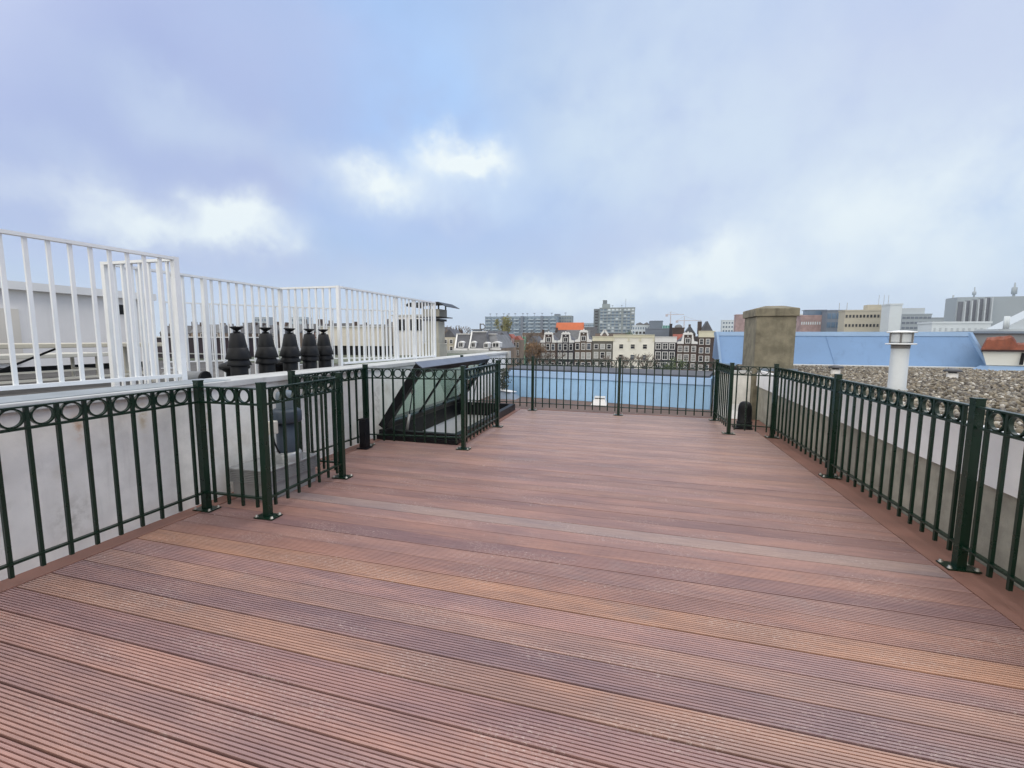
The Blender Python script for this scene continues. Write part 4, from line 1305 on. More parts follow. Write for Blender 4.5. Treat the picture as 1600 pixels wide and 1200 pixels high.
house('dark brick house with deep white cornice and wide windows', 1022.6, 1057, 530, 'b_black', [(1024, 1033), (1035, 1043.5), (1045.5, 1054.5)], [(536, 546), (549.5, 562), (566, 576), (580, 589)], cornice=(527, 535, 'trim'), bars=(1, 1))
h = house('dark brown house with white neck gable at the right of the row', 1057.3, 1090, 537.5, 'b_brown', [(1059, 1066), (1068.5, 1076.5), (1080, 1087.5)], [(540.5, 550), (553.5, 564.5), (567.5, 577), (581, 590)], bars=(2, 2))
neck_gable(h, 1074, 517.5, 537, 6.0, 'b_brown')
house('dark house with a cream panelled parapet next to the zinc mansard', 1090.3, 1116, 526, 'b_brown', [(1092, 1099), (1102, 1109)], [(529.5, 538.5), (543, 552), (556, 565), (570, 579)], cornice=(518, 527, 'trim_cream'), roof='flat')
house('grey stone house at the end of the row, mostly hidden by zinc', 1116.3, 1140, 528, 'b_grey', [(1118, 1123), (1128, 1133)], [(533, 541), (547, 556)], cornice=(525, 529, 'trim'))


# left group: slate mansard houses on the near side street
def mansard(label, pxa, pxb, pxta, pxtb, pyt, pyb, Y, dormers, mt='slate', name='mansard_house', group='slate mansard houses beyond the left parapet', trim=True):
    xa, xb = at(pxa, pyb, Y).x, at(pxb, pyb, Y).x
    zb_ = at(pxa, pyb, Y).z
    Yt = Y + 2.2
    xta, xtb = at(pxta, pyt, Yt).x, at(pxtb, pyt, Yt).x
    zt = at(pxta, pyt, Yt).z
    t = thing(name, label, 'house', ((xa + xb) / 2, Y + 4, GZ), group)
    MB().box(xa, xb, Y + .15, Y + 9, GZ, zb_ - .02).build('wall', M['b_tan'], t)
    MB().hexa([(xa, Y, zb_), (xb, Y, zb_), (xb, Y + 9, zb_), (xa, Y + 9, zb_), (xta, Yt, zt), (xtb, Yt, zt), (xtb, Y + 8, zt), (xta, Y + 8, zt)]).build('roof', M[mt], t)
    if trim:
        MB().bar((xa, Y - .03, zb_), (xta, Yt - .03, zt), .22, .14).build('roof_edge', M['trim'], t)
        MB().box(xta - .1, xtb + .1, Yt - .15, Yt + .5, zt + .002, zt + .12).build('ridge', M['trim'], t)
    MB().box(xa - .1, xb + .1, Y - .35, Y - .02, zb_ - .25, zb_ + .02).build('gutter', M['trim'], t)
    for (a, b, c, d) in dormers:
        dx0, dx1 = at(a, d, Y).x, at(b, d, Y).x
        z0, z1_ = at(a, d, Y).z, at(a, c, Y).z
        dm = MB().box(dx0, dx1, Y - .05, Y + 1.4, z0, z1_).build('dormer', M['trim'], t)
        MB().prism([(dx0 - .05, Y - .1, z1_), (dx1 + .05, Y - .1, z1_), ((dx0 + dx1) / 2, Y - .1, z1_ + .22)], (0, 1.7, 0)).build('dormer_roof', M['trim'], dm)
        wd = (dx1 - dx0)
        for k in (-1, 1):
            MB().box((dx0 + dx1) / 2 + k * wd * .2 - wd * .16, (dx0 + dx1) / 2 + k * wd * .2 + wd * .16, Y - .09, Y - .055, z0 + (z1_ - z0) * .15, z1_ - (z1_ - z0) * .12).build('pane', M['pane'], dm)
    return t


mansard('slate mansard house with one white dormer, leftmost of the group', 711, 732.5, 714.5, 734, 522.5, 544.5, 62, [(716.5, 724, 535, 543)])
mansard('slate mansard house with two white dormers, tallest of the group', 733, 763, 737.5, 759.5, 519, 544.5, 62, [(736, 743, 535, 543), (756, 763, 536.5, 543.5)])
mansard('lighter grey tiled mansard house with a wide flat dormer', 763.3, 782, 761, 775, 522.5, 544, 63, [(769, 780.5, 535.5, 543)], 'slate_light')
for px_, py_, s_, lb in [(755, 505, 1, 'grey frame shaped vent standing on the tallest slate roof')]:
    p_ = at(754, 516.5, 64.5)
    t = thing('roof_frame', lb, 'vent', p_)
    q_ = at(754, 505.5, 64.5)
    hh = q_.z - p_.z
    MB().box(p_.x - .45, p_.x - .28, 64.4, 64.6, p_.z, q_.z).build('post', M['slate_light'], t)
    MB().tube([(p_.x - .3, 64.5, q_.z - .1), (p_.x + .15, 64.5, q_.z - .1), (p_.x + .42, 64.5, q_.z - .4), (p_.x + .42, 64.5, p_.z + .45), (p_.x + .15, 64.5, p_.z + .2), (p_.x - .3, 64.5, p_.z + .2)], .10, 6).build('arch', M['slate_light'], t)
t = thing('chimney_block', 'wide grey chimney block on the slate mansard roofs', 'chimney', at(744, 520, 65))
a, b = at(738, 515.5, 65), at(750, 520.5, 65)
MB().box(a.x, b.x, 65, 66, b.z - .3, a.z).build('stack', M['grey_block'], t)
MB().box(a.x - .1, b.x + .1, 64.9, 66.1, a.z, a.z + .12).build('cap', M['slate_light'], t)
house('small tan house with arched dark openings beside the chimney stack', 690, 712, 527, 'tile_beige', [(694, 699), (703, 708)], [(530, 537), (541, 548)], Y=66, depth=4, roof='gable', name='town_house', group='houses beyond the left parapet', doors=True)
house('slate roofed house with white gable edging behind the mansards', 776, 791, 527.5, 'slate_light', [(781, 785), (786.5, 790)], [(530, 538)], Y=90, depth=4, roof='gable', name='town_house', group='houses beyond the left parapet')
house('brick house with bright red tiled roof left of the green netting', 789, 802, 529, 'b_pink', [(791, 794.5), (796.5, 800)], [(532, 539), (543, 550), (554, 562)], Y=96, depth=4, roof='gable', roofmat='tile_red', name='town_house', group='houses beyond the left parapet')
house('brick house with pale red gable and white edging beside green netting', 801, 812.5, 531, 'b_tan', [(802.5, 806), (807.5, 811)], [(535, 543), (547, 555), (559, 566), (570, 577)], Y=97, depth=4, roof='gable', roofmat='tile_red', name='town_house', group='houses beyond the left parapet')
house('long tan brick house with rows of white windows below the red roof', 778, 800, 546, 'b_tan', [(780, 783), (784.5, 787.5), (789, 792), (793.5, 796.5)], [(548.5, 555), (559, 566), (570, 577)], Y=88, depth=4, name='town_house', group='houses beyond the left parapet', cornice=(544.5, 547, 'trim'))
t = thing('scaffold', 'narrow house front wrapped in green scaffold netting', 'scaffold', (hx(817, 112), 113, GZ))
MB().box(hx(813, 112), hx(820, 112), 112, 113.5, GZ, hz2(526, 817, 112)).build('netting', M['green_net'], t)
mb = MB()
for px_ in (812.7, 816.5, 820.3):
    mb.tube([(hx(px_, 112), 111.9, GZ), (hx(px_, 112), 111.9, hz2(524, 817, 112))], .05, 5)
for py_ in (530, 540, 550):
    mb.bar((hx(812.7, 112), 111.88, hz2(py_, 817, 112)), (hx(820.3, 112), 111.88, hz2(py_, 817, 112)), .08, .08)
mb.build('poles', M['grey_steel'], t)


# ---- far blocks
def block(name, label, cat, px0, px1, pyt, Y, depth, wall, floors=0, bays=0, pyb=528, win='pane_blue', group=None, wfill=(.62, .5), roofbits=True, frame=None, zbase=GZ):
    x0, x1 = at(px0, 520, Y).x, at(px1, 520, Y).x
    pm = (px0 + px1) / 2
    z1 = at(pm, pyt, Y).z
    zl = at(pm, pyb, Y).z
    t = thing(name, label, cat, ((x0 + x1) / 2, Y + depth / 2, zbase), group)
    MB().box(x0, x1, Y, Y + depth, zbase, z1).build('wall', M[wall], t)
    if roofbits:
        MB().box(x0 - .15, x1 + .15, Y - .15, Y + depth + .15, z1 + .003, z1 + .45).build('roof_edge', M[wall], t)
    if floors:
        fh = (z1 - zl) / floors
        bw = (x1 - x0) / bays
        wm = mesh_of(MB().box(-bw * wfill[0] / 2, bw * wfill[0] / 2, -.12, .05, -fh * wfill[1] / 2, fh * wfill[1] / 2), 'window', M[win])
        for i in range(floors):
            for j in range(bays):
                inst('window', wm, (x0 + bw * (j + .5), Y, z1 - fh * (i + .55)), 0, t)
    t['_d'] = (x0, x1, z1, zl)
    return t


# long apartment block with balconies
YA = 400
t = block('apartment_block', 'long blue-grey apartment block with balconies and roof aerials', 'building', 758, 870, 495, YA, 14, 'block_blue', 5, 19, 521, 'pane_blue', wfill=(.6, .45))
x0, x1, z1, zl = t['_d']
fh = (z1 - zl) / 5
bal = mesh_of(MB().box(-(x1 - x0) / 28, (x1 - x0) / 28, -1.6, -.15, -fh * .16, fh * .16), 'balcony', M['block_balc'])
for i in range(5):
    for j in range(10):
        if (i * 7 + j * 3) % 11 == 4:
            continue
        inst('balcony', bal, (x0 + (x1 - x0) * (j + .5) / 10, YA, z1 - fh * (i + .82)), 0, t)
for j in range(3):
    xx_ = x0 + (x1 - x0) * (.26 + .27 * j)
    MB().box(xx_ - 1.2, xx_ + 1.2, YA - 1.9, YA - .16, GZ, z1 + .6).build('stair_tower', M['grey_block'], t)
ant = MB().bar((0, 0, .4), (0, 0, 3.6), .25, .25)
ant.bar((-1.1, 0, 3.4), (1.1, 0, 3.4), .5, .3).bar((-.8, 0, 2.9), (.8, 0, 2.9), .4, .25)
antm = mesh_of(ant, 'aerial', M['grey_block'])
for px_ in (766, 776, 787, 795, 805, 817, 824, 835, 847, 862):
    inst('aerial', antm, (at(px_, 495, YA + 5).x, YA + 5, z1), 0, t)
t = block('apartment_block', 'shorter grey-beige wing at right end of the long apartment block', 'building', 862, 892.5, 494, 412, 14, 'tower', 5, 8, 521, 'pane_blue', wfill=(.6, .4))
x0, x1, z1, zl = t['_d']
MB().box(x0 + 2, x0 + 7, 414, 420, z1 + .5, z1 + 2.2).build('roof_hut', M['grey_block'], t)
inst('aerial', antm, (x0 + 12, 418, z1), 0, t)
block('apartment_block', 'low distant grey block between orange roof and tower', 'building', 893, 931, 505.5, 460, 14, 'block_balc', 3, 12, 520, 'pane_blue', wfill=(.8, .4))
block('apartment_block', 'pale distant terrace left of the tower base', 'building', 905, 930, 512, 300, 14, 'slate_light', 2, 6, 522, 'pane')
# tower
YT_ = 320
t = block('tower_block', 'tall grey-green apartment tower with stepped rooftop boxes', 'tower', 936, 991, 481.5, YT_, 26, 'tower', 0, 0)
x0, x1, z1, zl = t['_d']
zl = at(960, 524, YT_).z
fh = (z1 - zl) / 9
slab = mesh_of(MB().box(x0 + .6, x1 - 3.2, -.7, -.02, -.28, .28), 'floor_band', M['block_balc'])
wmw = (x1 - x0) / 9
wm = mesh_of(MB().box(-wmw * .33, wmw * .33, -.1, .05, -fh * .26, fh * .26), 'window', M['pane_blue'])
wm2 = mesh_of(MB().box(-wmw * .33, wmw * .33, -.1, .05, -fh * .26, fh * .26), 'window', M['white_far'])
rr = random.Random(9)
for i in range(9):
    o = inst('floor_band', slab, (0, YT_, z1 - fh * (i + .95)), 0, t)
    for j in range(9):
        inst('window', wm2 if (i == 0 and j > 1) or rr.random() < .12 else wm, (x0 + wmw * (j + .5), YT_, z1 - fh * (i + .5)), 0, t)
MB().box(x0 + (x1 - x0) * .62, x0 + (x1 - x0) * .68, YT_ - .9, YT_ - .13, GZ, z1 + .3).build('pier', M['tower'], t)
a, b = at(941, 475, YT_ + 6), at(952.5, 481, YT_ + 6)
MB().box(a.x, b.x, YT_ + 6, YT_ + 14, z1 + .5, a.z).build('lift_house', M['tower'], t)
a2, b2 = at(942, 469, YT_ + 7), at(948, 475, YT_ + 7)
MB().box(a2.x, b2.x, YT_ + 7, YT_ + 12, a.z + .003, a2.z).build('tank_house', M['tower_dark'], t)
for px_, hgt in ((957, 2.2), (971.5, 2.2), (977.5, 6.5)):
    q_ = at(px_, 481, YT_ + 5)
    mb = MB().bar((q_.x, YT_ + 5, z1 + .4), (q_.x, YT_ + 5, z1 + .4 + hgt), .2, .2)
    if hgt < 3:
        mb.lathe((q_.x, YT_ + 5, z1 + .4 + hgt * .6), [(0, .6), (.8, .5), (.8, .4), (0, .3)], 10)
    mb.build('aerial', M['tower_dark'], t)
# side wing of the tower
a = at(929, 483.5, YT_ + 10)
MB().box(at(929, 483, YT_ + 10).x, x0 - .01, YT_ + 4, YT_ + 24, GZ, a.z).build('side_wing', M['tower_dark'], t)
wzz = mesh_of(MB().box(-1.0, 1.0, -.1, .1, -.5, .5), 'side_window', M['pane'])
for i in range(7):
    inst('side_window', wzz, ((at(929, 483, YT_ + 10).x + x0) / 2 - .2, YT_ + 4, z1 - fh * (i + .9)), 0, t)

# roofs and blocks between the row and the skyline
def pitched(label, px0, px1, pyr, pye, Y, roofmat, wall, name='rear_house', ridge='x', chim=(), group='houses behind the canal row'):
    x0, x1 = at(px0, 520, Y).x, at(px1, 520, Y).x
    pm = (px0 + px1) / 2
    ze, zr_ = at(pm, pye, Y).z, at(pm, pyr, Y + 2).z
    t = thing(name, label, 'house', ((x0 + x1) / 2, Y + 4, GZ), group)
    MB().box(x0, x1, Y, Y + 4.2, GZ, ze).build('wall', M[wall], t)
    if ridge == 'x':
        pr_ = [(x0 - .1, Y - .3, ze), (x0 - .1, Y + 2, zr_), (x0 - .1, Y + 4.5, ze)]
        r_ = MB().prism(pr_, (x1 - x0 + .2, 0, 0)).build('roof', M[roofmat], t)
    else:
        r_ = MB().prism([(x0 - .1, Y - .2, ze), (x1 + .1, Y - .2, ze), ((x0 + x1) / 2, Y - .2, zr_)], (0, 4.5, 0)).build('roof', M[roofmat], t)
    for (a_, b_, py_) in chim:
        xa, xb = at(a_, 520, Y + 3).x, at(b_, 520, Y + 3).x
        c_ = MB().box(xa, xb, Y + 1.5, Y + 2.7, ze, at(a_, py_, Y + 3).z).build('chimney', M['b_brown'], r_)
    return t


pitched('house with a bright orange sheeted roof above the black canal house', 868.5, 911, 504, 515.5, 200, 'tile_orange', 'b_umber', chim=((877, 879.5, 510), (897, 899.5, 509)))
pitched('dark slate roofed house between two white neck gables', 866, 884, 516, 533, 146, 'slate', 'b_brown', chim=((869, 872, 512),))
pitched('blue-grey slate roofed house behind the tallest neck gable', 885, 921, 515.5, 533, 148, 'slate_light', 'b_brown')
pitched('long brown roofed house behind the tan-brown canal houses', 815, 866, 520, 534, 165, 'b_umber', 'b_umber', chim=((848, 851, 515),))
pitched('dark roofed house left of the tower base', 916, 932, 511, 528, 180, 'slate', 'b_black')
pitched('brown roofed long house in front of the tower', 930, 978, 521, 530, 160, 'b_umber', 'b_umber')
pitched('maroon roofed house with chimneys left of red roofs', 700, 760, 521, 530, 150, 'slate', 'b_brown', chim=((721, 724, 516),))
pitched('dark blue tiled house behind the red tiled roof', 757, 790, 517.5, 526, 120, 'slate', 'b_brown')
t = block('office_block', 'white building with glazed gabled top right of the tower', 'building', 988, 1014.5, 509.5, 240, 12, 'white_far', 2, 7, 522, 'pane_blue', wfill=(.5, .55))
x0, x1, z1, zl = t['_d']
zt = at(1000, 503.5, 240).z
w3 = (x1 - x0) * .8
xs = x0 + (x1 - x0) * .2
MB().prism([(xs, 240.5, z1 + .46), (x1, 240.5, z1 + .46), (x1, 240.5, zt - 1), (xs + w3 * .8, 240.5, zt), (xs + w3 * .55, 240.5, zt - .9), (xs + w3 * .3, 240.5, zt), (xs, 240.5, zt - .8)], (0, 10, 0)).build('glazed_gable', M['slate_light'], t)
block('office_block', 'low white annex below the glazed gabled building', 'building', 992, 1009, 516, 215, 9, 'white_far', 1, 3, 523, 'pane', roofbits=False)
block('office_block', 'plain dark slate-grey block right of the glazed gables', 'building', 1015.5, 1035, 502.5, 230, 14, 'grey_block', 0, 0)
block('office_block', 'lower grey block with white roof hut in front', 'building', 1009, 1046, 514.5, 205, 8, 'grey_block', 0, 0)
t = thing('scaffold', 'distant teal scaffold netting right of the dark block', 'scaffold', (at(1041, 515, 225).x, 226, GZ))
MB().box(at(1035.2, 515, 225).x, at(1047, 515, 225).x, 225, 229, GZ, at(1041, 508.5, 225).z).build('netting', M['teal_net'], t)
mb = MB()
for px_ in (1035.5, 1039, 1043, 1046.8):
    xx_ = at(px_, 515, 224.8).x
    mb.bar((xx_, 224.8, GZ), (xx_, 224.8, at(px_, 506.5, 224.8).z), .15, .15)
mb.build('poles', M['white_far'], t)
t = thing('chimney_block', 'tall dark brick chimney beside the teal netting', 'chimney', (at(1048, 520, 180).x, 180, GZ))
MB().box(at(1046, 520, 180).x, at(1050, 520, 180).x, 180, 182, GZ, at(1048, 506.5, 180).z).build('stack', M['b_black'], t)
MB().box(at(1045.7, 520, 180).x, at(1050.3, 520, 180).x, 179.8, 182.2, at(1048, 506.5, 180).z, at(1048, 505.8, 180).z).build('cap', M['b_brown'], t)
t = block('office_block', 'red-brown brick block with a small grey dome', 'building', 1050.5, 1069, 513.5, 190, 12, 'b_brown', 0, 0)
x0, x1, z1, zl = t['_d']
MB().lathe((at(1060, 513, 194).x, 194, z1 + .4), [(1.5, 0), (1.5, .5), (1.2, 1.0), (.6, 1.35), (0, 1.45)], 16).build('dome', M['slate_light'], t)
pitched('house with orange-red tiled roof behind the right neck gable', 1053, 1070, 522, 535, 150, 'tile_red', 'b_red')
pitched('dark house with chimney left of the tall dark gable', 1069, 1087, 509.5, 522, 175, 'slate', 'b_brown', ridge='y', chim=((1075, 1078, 507),))
pitched('tall dark gabled house with broad chimney near the zinc mansard', 1093, 1116, 502, 522, 165, 'slate', 'b_black', ridge='y', chim=((1089, 1095, 502.5),))
for i, (px_, mast_t, mast_b, jy, j0, j1, lb) in enumerate([(1047, 487, 520, 491.5, 1040, 1069, 'pale tower crane, taller of the two on the skyline'), (1068.5, 494, 520, 501, 1056, 1096, 'pale tower crane, lower of the two on the skyline')]):
    Yc = 520
    q_ = at(px_, 515, Yc)
    t = thing('tower_crane', lb, 'crane', (q_.x, Yc, GZ), 'tower cranes on the skyline')
    MB().bar((q_.x, Yc, GZ), (q_.x, Yc, at(px_, jy, Yc).z), .9, .9).build('mast', M['crane'], t)
    zj = at(px_, jy, Yc).z
    MB().bar((at(j0, jy, Yc).x, Yc, zj), (at(j1, jy, Yc).x, Yc, zj), .5, .7).build('jib', M['crane'], t)
    zp = at(px_, mast_t, Yc).z
    MB().bar((q_.x, Yc, zj), (q_.x, Yc, zp), .6, .6).build('apex', M['crane'], t)
    mb = MB().bar((q_.x, Yc, zp), (at(j0 + 1, jy, Yc).x, Yc, zj), .2, .2).bar((q_.x, Yc, zp), (at(j1 - 6, jy, Yc).x, Yc, zj), .2, .2)
    mb.build('tie_bar', M['crane'], t)
    MB().box(at(j0, jy, Yc).x, at(j0, jy, Yc).x + 2.5, Yc - .8, Yc + .8, zj - 2.2, zj - .4).build('counterweight', M['crane'], t)

# right hand skyline behind the zinc mansard
block('office_block', 'pale blue stepped block left of the pink brick tower', 'building', 1128, 1150, 501, 300, 5, 'white_far', 3, 5, 520, 'pane_blue', wfill=(.5, .4))
block('office_block', 'pink brick tower with roof railing left of the concrete chimney', 'building', 1149, 1164.5, 492.5, 260, 5, 'b_pink', 0, 0)
block('office_block', 'narrow white block directly beside the concrete chimney', 'building', 1163, 1172, 495, 262, 5, 'white_far', 0, 0)
t = block('office_block', 'brick office with a blue glass upper storey right of the chimney', 'building', 1250, 1292, 494, 210, 5, 'b_pink', 1, 12, 514, 'white_far', wfill=(.5, .22))
x0, x1, z1, zl = t['_d']
MB().box(at(1258, 490, 212).x, at(1289, 490, 212).x, 211, 214.5, z1 + .46, at(1275, 485, 212).z).build('glass_storey', M['pane_blue'], t)
MB().box(at(1256, 490, 212).x, at(1290, 490, 212).x, 210.6, 214.9, at(1275, 485, 212).z, at(1275, 484.3, 212).z).build('upper_roof', M['grey_block'], t)
block('office_block', 'pale grey low block at the right edge of the concrete chimney', 'building', 1242, 1258, 492, 230, 5, 'white_far', 3, 3, 514, 'pane_blue')
t = block('office_block', 'dark blue-grey glazed block with two thin masts', 'building', 1290, 1319, 486, 205, 5, 'grey_block', 2, 4, 514, 'pane_blue', wfill=(.8, .6))
x0, x1, z1, zl = t['_d']
for px_, pt in ((1312, 473), (1324, 473)):
    q_ = at(px_, pt, 212)
    MB().bar((q_.x, 212, z1), (q_.x, 212, q_.z), .16, .16).build('mast', M['grey_steel'], t)
t = block('office_block', 'beige concrete office with two rows of small windows', 'building', 1318, 1384, 486, 180, 5, 'tile_beige', 2, 12, 515, 'pane', wfill=(.55, .3))
x0, x1, z1, zl = t['_d']
MB().box(x1 - 5.5, x1 - .5, 181, 184, z1 + .46, z1 + 2.2).build('roof_hut', M['tile_beige'], t)
for px_ in (1374, 1382, 1389):
    q_ = at(px_, 461, 186)
    MB().bar((q_.x, 186, z1), (q_.x, 186, q_.z), .1, .1).build('mast', M['grey_steel'], t)
block('office_block', 'tall blank white service tower beside the beige office', 'building', 1387, 1406, 476.5, 170, 5, 'white_far', 0, 0)
t = block('office_block', 'grey office with long strip windows right of the white service tower', 'building', 1407, 1453, 492, 215, 5, 'theatre', 3, 7, 516, 'grey_block', wfill=(.75, .4))
x0, x1, z1, zl = t['_d']
MB().box(x0, x0 + 8, 216, 219, z1 + .46, z1 + 2.8).build('canopy', M['theatre_fin'], t)
block('office_block', 'low pale grey hall between strip-window office and finned building', 'building', 1452, 1492, 497.5, 240, 5, 'theatre', 1, 8, 512, 'grey_block')
block('office_block', 'long low white flat building in front of the finned building', 'building', 1455, 1547, 505.5, 120, 5, 'white_far', 1, 10, 522, 'theatre_fin', wfill=(.3, .3))
YF = 160
t = block('finned_building', 'large blue-grey windowless building with tall pale vertical fins', 'building', 1490, 1680, 463, YF, 5, 'theatre', 0, 0, roofbits=False)
x0, x1, z1, zl = t['_d']
z0_ = at(1520, 508, YF).z
xe = at(1546, 480, YF).x
bw = (xe - x0) / 5
for i in range(5):
    zt = at(1493 + i * 11, 471.5 - i * 1.6, YF).z
    MB().box(x0 + bw * i + bw * .22, x0 + bw * (i + 1) - bw * .1, YF - .25, YF - .01, z0_, zt).build('recess', M['theatre_gap'], t)
    MB().hexa([(x0 + bw * (i + 1) - bw * .1, YF - 1.2, z0_), (x0 + bw * (i + 1) + bw * .08, YF - 1.2, z0_), (x0 + bw * (i + 1) + bw * .08, YF - .01, z0_), (x0 + bw * (i + 1) - bw * .1, YF - .01, z0_),
               (x0 + bw * (i + 1) - bw * .1, YF - 1.0, zt), (x0 + bw * (i + 1) + bw * .08, YF - 1.0, zt), (x0 + bw * (i + 1) + bw * .08, YF - .01, zt), (x0 + bw * (i + 1) - bw * .1, YF - .01, zt)]).build('fin', M['theatre_fin'], t)
for px_, pt, r in ((1523, 452, .8), (1586, 445, 1.1), (1488.5, 472, .4)):
    q_ = at(px_, pt, YF + 3)
    MB().lathe((q_.x, YF + 3, z1), [(r * .3, 0), (r * .25, .8), (r * .55, .9), (r * .55, q_.z - z1 - .8), (r * .2, q_.z - z1 - .6), (r * .15, q_.z - z1 + .6), (0, q_.z - z1 + .7)], 12).build('antenna', M['theatre'], t)
t = block('office_block', 'sloped pale blue glass building at the right edge', 'building', 1560, 1700, 514, 90, 5, 'theatre_fin', 0, 0, roofbits=False)
x0, x1, z1, zl = t['_d']
MB().prism([(x0 + 1, 91, z1 + .01), (x1, 91, z1 + .01), (x1, 91, z1 + 6.5)], (0, 3.5, 0)).build('glass_slope', M['theatre_fin'], t)
for px_ in (1572, 1576):
    q_ = at(px_, 494, 89)
    MB().tube([(q_.x, 89.0, at(px_, 514, 89).z), (q_.x, 89.0, q_.z)], .22, 8).build('flue', M['white_far'], t)

# left hand skyline behind the neighbour roof
block('office_block', 'distant pale slab block seen through the left balustrades', 'building', 398, 418, 496, 420, 14, 'theatre', 4, 4, 526, 'pane_blue')
block('office_block', 'distant blue twin block behind the third flue terminal', 'building', 452, 474, 496, 380, 14, 'block_balc', 4, 5, 526, 'pane_blue')
block('office_block', 'distant low grey block behind the first flue terminal', 'building', 380, 398, 505, 330, 14, 'slate_light', 2, 4, 526, 'pane')
lh = [(250, 300, 509, 521, 'slate', 'b_brown'), (298, 345, 507, 520, 'slate_light', 'b_tan'), (342, 390, 509, 521, 'slate', 'b_umber'), (392, 432, 508, 521, 'slate', 'b_brown'), (430, 470, 507, 520, 'slate_light', 'b_tan'),
      (468, 512, 506, 519, 'slate', 'b_red'), (510, 552, 505, 519, 'slate', 'b_brown'), (550, 600, 507, 520, 'slate_light', 'b_umber'), (598, 640, 503, 518, 'slate', 'b_brown'), (636, 700, 511, 522, 'slate', 'b_tan')]
lbl = ['slate roofed house behind the penthouse corner', 'grey tiled house left of the nearest flue terminal', 'slate roofed house behind the first flue terminal', 'dark house behind the second flue terminal',
       'grey tiled house behind the third flue terminal', 'red brick house with chimneys behind the fourth flue terminal', 'dark slate house behind the balustrade corner', 'grey tiled house behind the beige cabin', 'dark roofed house behind the plant room', 'slate roofed house behind the beige chimney stack']
for (a_, b_, pr, pe, rm, wm_), lb in zip(lh, lbl):
    ch_ = ((a_ + 9, a_ + 13, pr - 4), (a_ + 22, a_ + 25, pr - 3)) if b_ != 512 else ((478, 482, 499), (502, 506, 499))
    tt = pitched(lb, a_, b_, pr, pe, 95 + (a_ % 7) * 3, rm, wm_, chim=ch_, group='houses beyond the left roof')
    Yh = 95 + (a_ % 7) * 3
    for r in range(2):
        for k in range(4):
            px_ = a_ + (b_ - a_) * (k + .5) / 4
            q_ = at(px_, pe + 4 + r * 9, Yh)
            window(tt, q_.x, q_.z, Yh, 1.0, 1.2, 'trim', 'pane', (0, 1), .14)


# ---- trees
def tree(label, px, pyt, Y, spread, m_twig='twig', leaf=None, nleaf=0, name='bare_tree', seed=1, group='street trees along the canal', lsize=.18, depth=5, rmin=.05):
    rd = random.Random(seed)
    base = at(px, 540, Y)
    top = at(px, pyt, Y).z
    H = top - GZ
    t = thing(name, label, 'tree', (base.x, Y, GZ), group)
    tr, tw, tips = MB(), MB(), []

    def grow(p, d, ln, r, lv):
        q_ = p + d * ln
        mid = p.lerp(q_, .5) + Vector((rd.uniform(-1, 1), rd.uniform(-1, 1), rd.uniform(-.3, .3))) * ln * .06
        (tr if lv < 2 else tw).tube([p, mid, q_], [max(r, rmin), max(r * .85, rmin), max(r * .68, rmin * .8)], 5 if lv < 2 else 3, cap=False)
        if lv >= 3:
            tips.append(mid)
            tips.append(q_)
        if lv >= depth:
            return
        for k in range(3 if lv < 3 else rd.choice((2, 3, 3))):
            a = rd.uniform(0, 2 * math.pi)
            sp = rd.uniform(.3, .75) * spread
            nd = (d + Vector((math.cos(a) * sp, math.sin(a) * sp, rd.uniform(-.05, .3)))).normalized()
            grow(q_, nd, ln * rd.uniform(.62, .86), r * .62, lv + 1)
    grow(Vector((base.x, Y, GZ)), Vector((rd.uniform(-.05, .05), 0, 1)), H * .31, max(.12, H * .014), 0)
    sc_ = H / max(.1, max(v_[2] for v_ in tr.v + tw.v) - GZ)
    for b_ in (tr, tw):
        b_.v = [(base.x + (v_[0] - base.x) * sc_, Y + (v_[1] - Y) * sc_, GZ + (v_[2] - GZ) * sc_) for v_ in b_.v]
    tips = [Vector((base.x + (v_.x - base.x) * sc_, Y + (v_.y - Y) * sc_, GZ + (v_.z - GZ) * sc_)) for v_ in tips]
    tr.build('trunk', M['bark'], t)
    if leaf:
        leaves(tw, lambda: rd.choice(tips) + Vector((rd.gauss(0, .35), rd.gauss(0, .35), rd.gauss(0, .35))), nleaf, lsize, rd)
        tw.build('crown', M[leaf], t)
    else:
        tw.build('crown', M[m_twig], t)
    return t


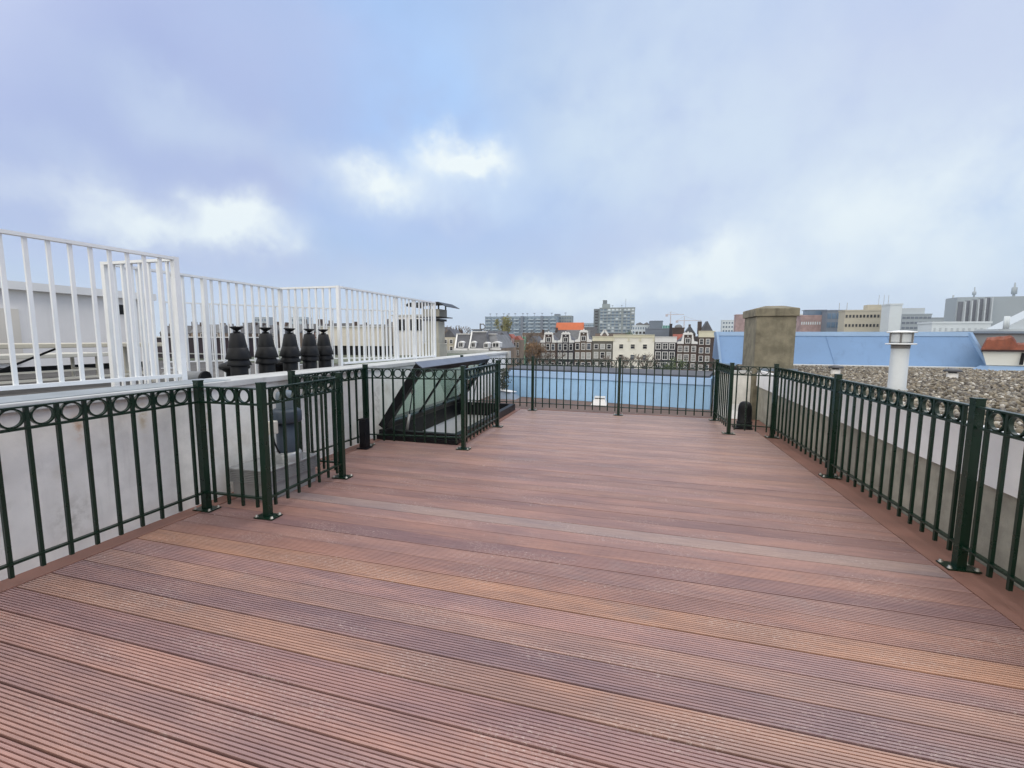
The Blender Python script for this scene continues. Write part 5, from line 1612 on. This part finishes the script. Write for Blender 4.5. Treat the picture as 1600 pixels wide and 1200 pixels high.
tree('bare tree in front of the wide cream stucco house, left one', 974, 551, 112, .9, seed=3)
tree('bare tree in front of the cream stucco house, right one', 1010, 549, 111, .9, seed=8)
tree('rust-brown leaved tree before the pointed white gable', 836, 533, 112, .8, leaf='leaf_rust', nleaf=900, seed=5, name='leafy_tree', lsize=.2)
tree('bare twiggy tree between green netting and reddish brown house', 846, 540, 108, .9, seed=12)
tree('pale green leafing tree before the dark wide-windowed house', 1048, 557, 110, .7, leaf='leaf_green', nleaf=600, seed=6, name='leafy_tree', lsize=.18)
tree('bare tree with many fine twigs right of the beige chimney stack', 712, 506, 100, .95, seed=21, depth=6, group='trees on the skyline', rmin=.07)
tree('smaller bare tree behind the slate mansard roofs', 736, 513, 130, .9, seed=22, group='trees on the skyline')
tree('bare tree behind the reddish roofs in front of the apartment block', 826, 515, 170, 1.0, seed=23, group='trees on the skyline', depth=6, rmin=.085)
tree('bare tree right of the orange roof before the apartment wing', 845, 513, 172, 1.0, seed=24, group='trees on the skyline', depth=6, rmin=.085)
tree('bare brown tree before the green netting, taller of the two there', 827, 519, 120, .85, seed=31, depth=6, rmin=.045)
tree('bare brown tree before the green netting, lower of the two there', 816, 525, 118, .85, seed=34, depth=6, rmin=.045)
tree('tall yellow-green tree in front of the long apartment block', 789, 494, 260, .42, leaf='leaf_yellow', nleaf=2600, seed=25, name='leafy_tree', group='trees on the skyline', lsize=.42)
tree('light green treetop behind the cream stucco house', 985, 516, 160, .9, leaf='leaf_green', nleaf=700, seed=26, name='leafy_tree', group='trees on the skyline', lsize=.25)

hm = bpy.data.materials.new('haze')
hm.use_nodes = True
ht = hm.node_tree
ht.nodes.clear()
ho = ht.nodes.new('ShaderNodeOutputMaterial')
hv = ht.nodes.new('ShaderNodeVolumePrincipled')
hv.inputs['Color'].default_value = (0.95, 0.98, 1.0, 1)
hv.inputs['Density'].default_value = 0.00022
hv.inputs['Anisotropy'].default_value = 0.3
ht.links.new(hv.outputs[0], ho.inputs['Volume'])
hb = MB().box(-1600, 1600, -400, 1600, GZ - 1, 60).build('haze', hm)
hb['kind'] = 'stuff'
tag(hb, 'thin pale haze over the distant town', 'haze')

for o in bpy.data.objects:           # drop helper bookkeeping
    for k in ('_w', '_x0', '_x1', '_z1', '_d'):
        if k in o:
            del o[k]
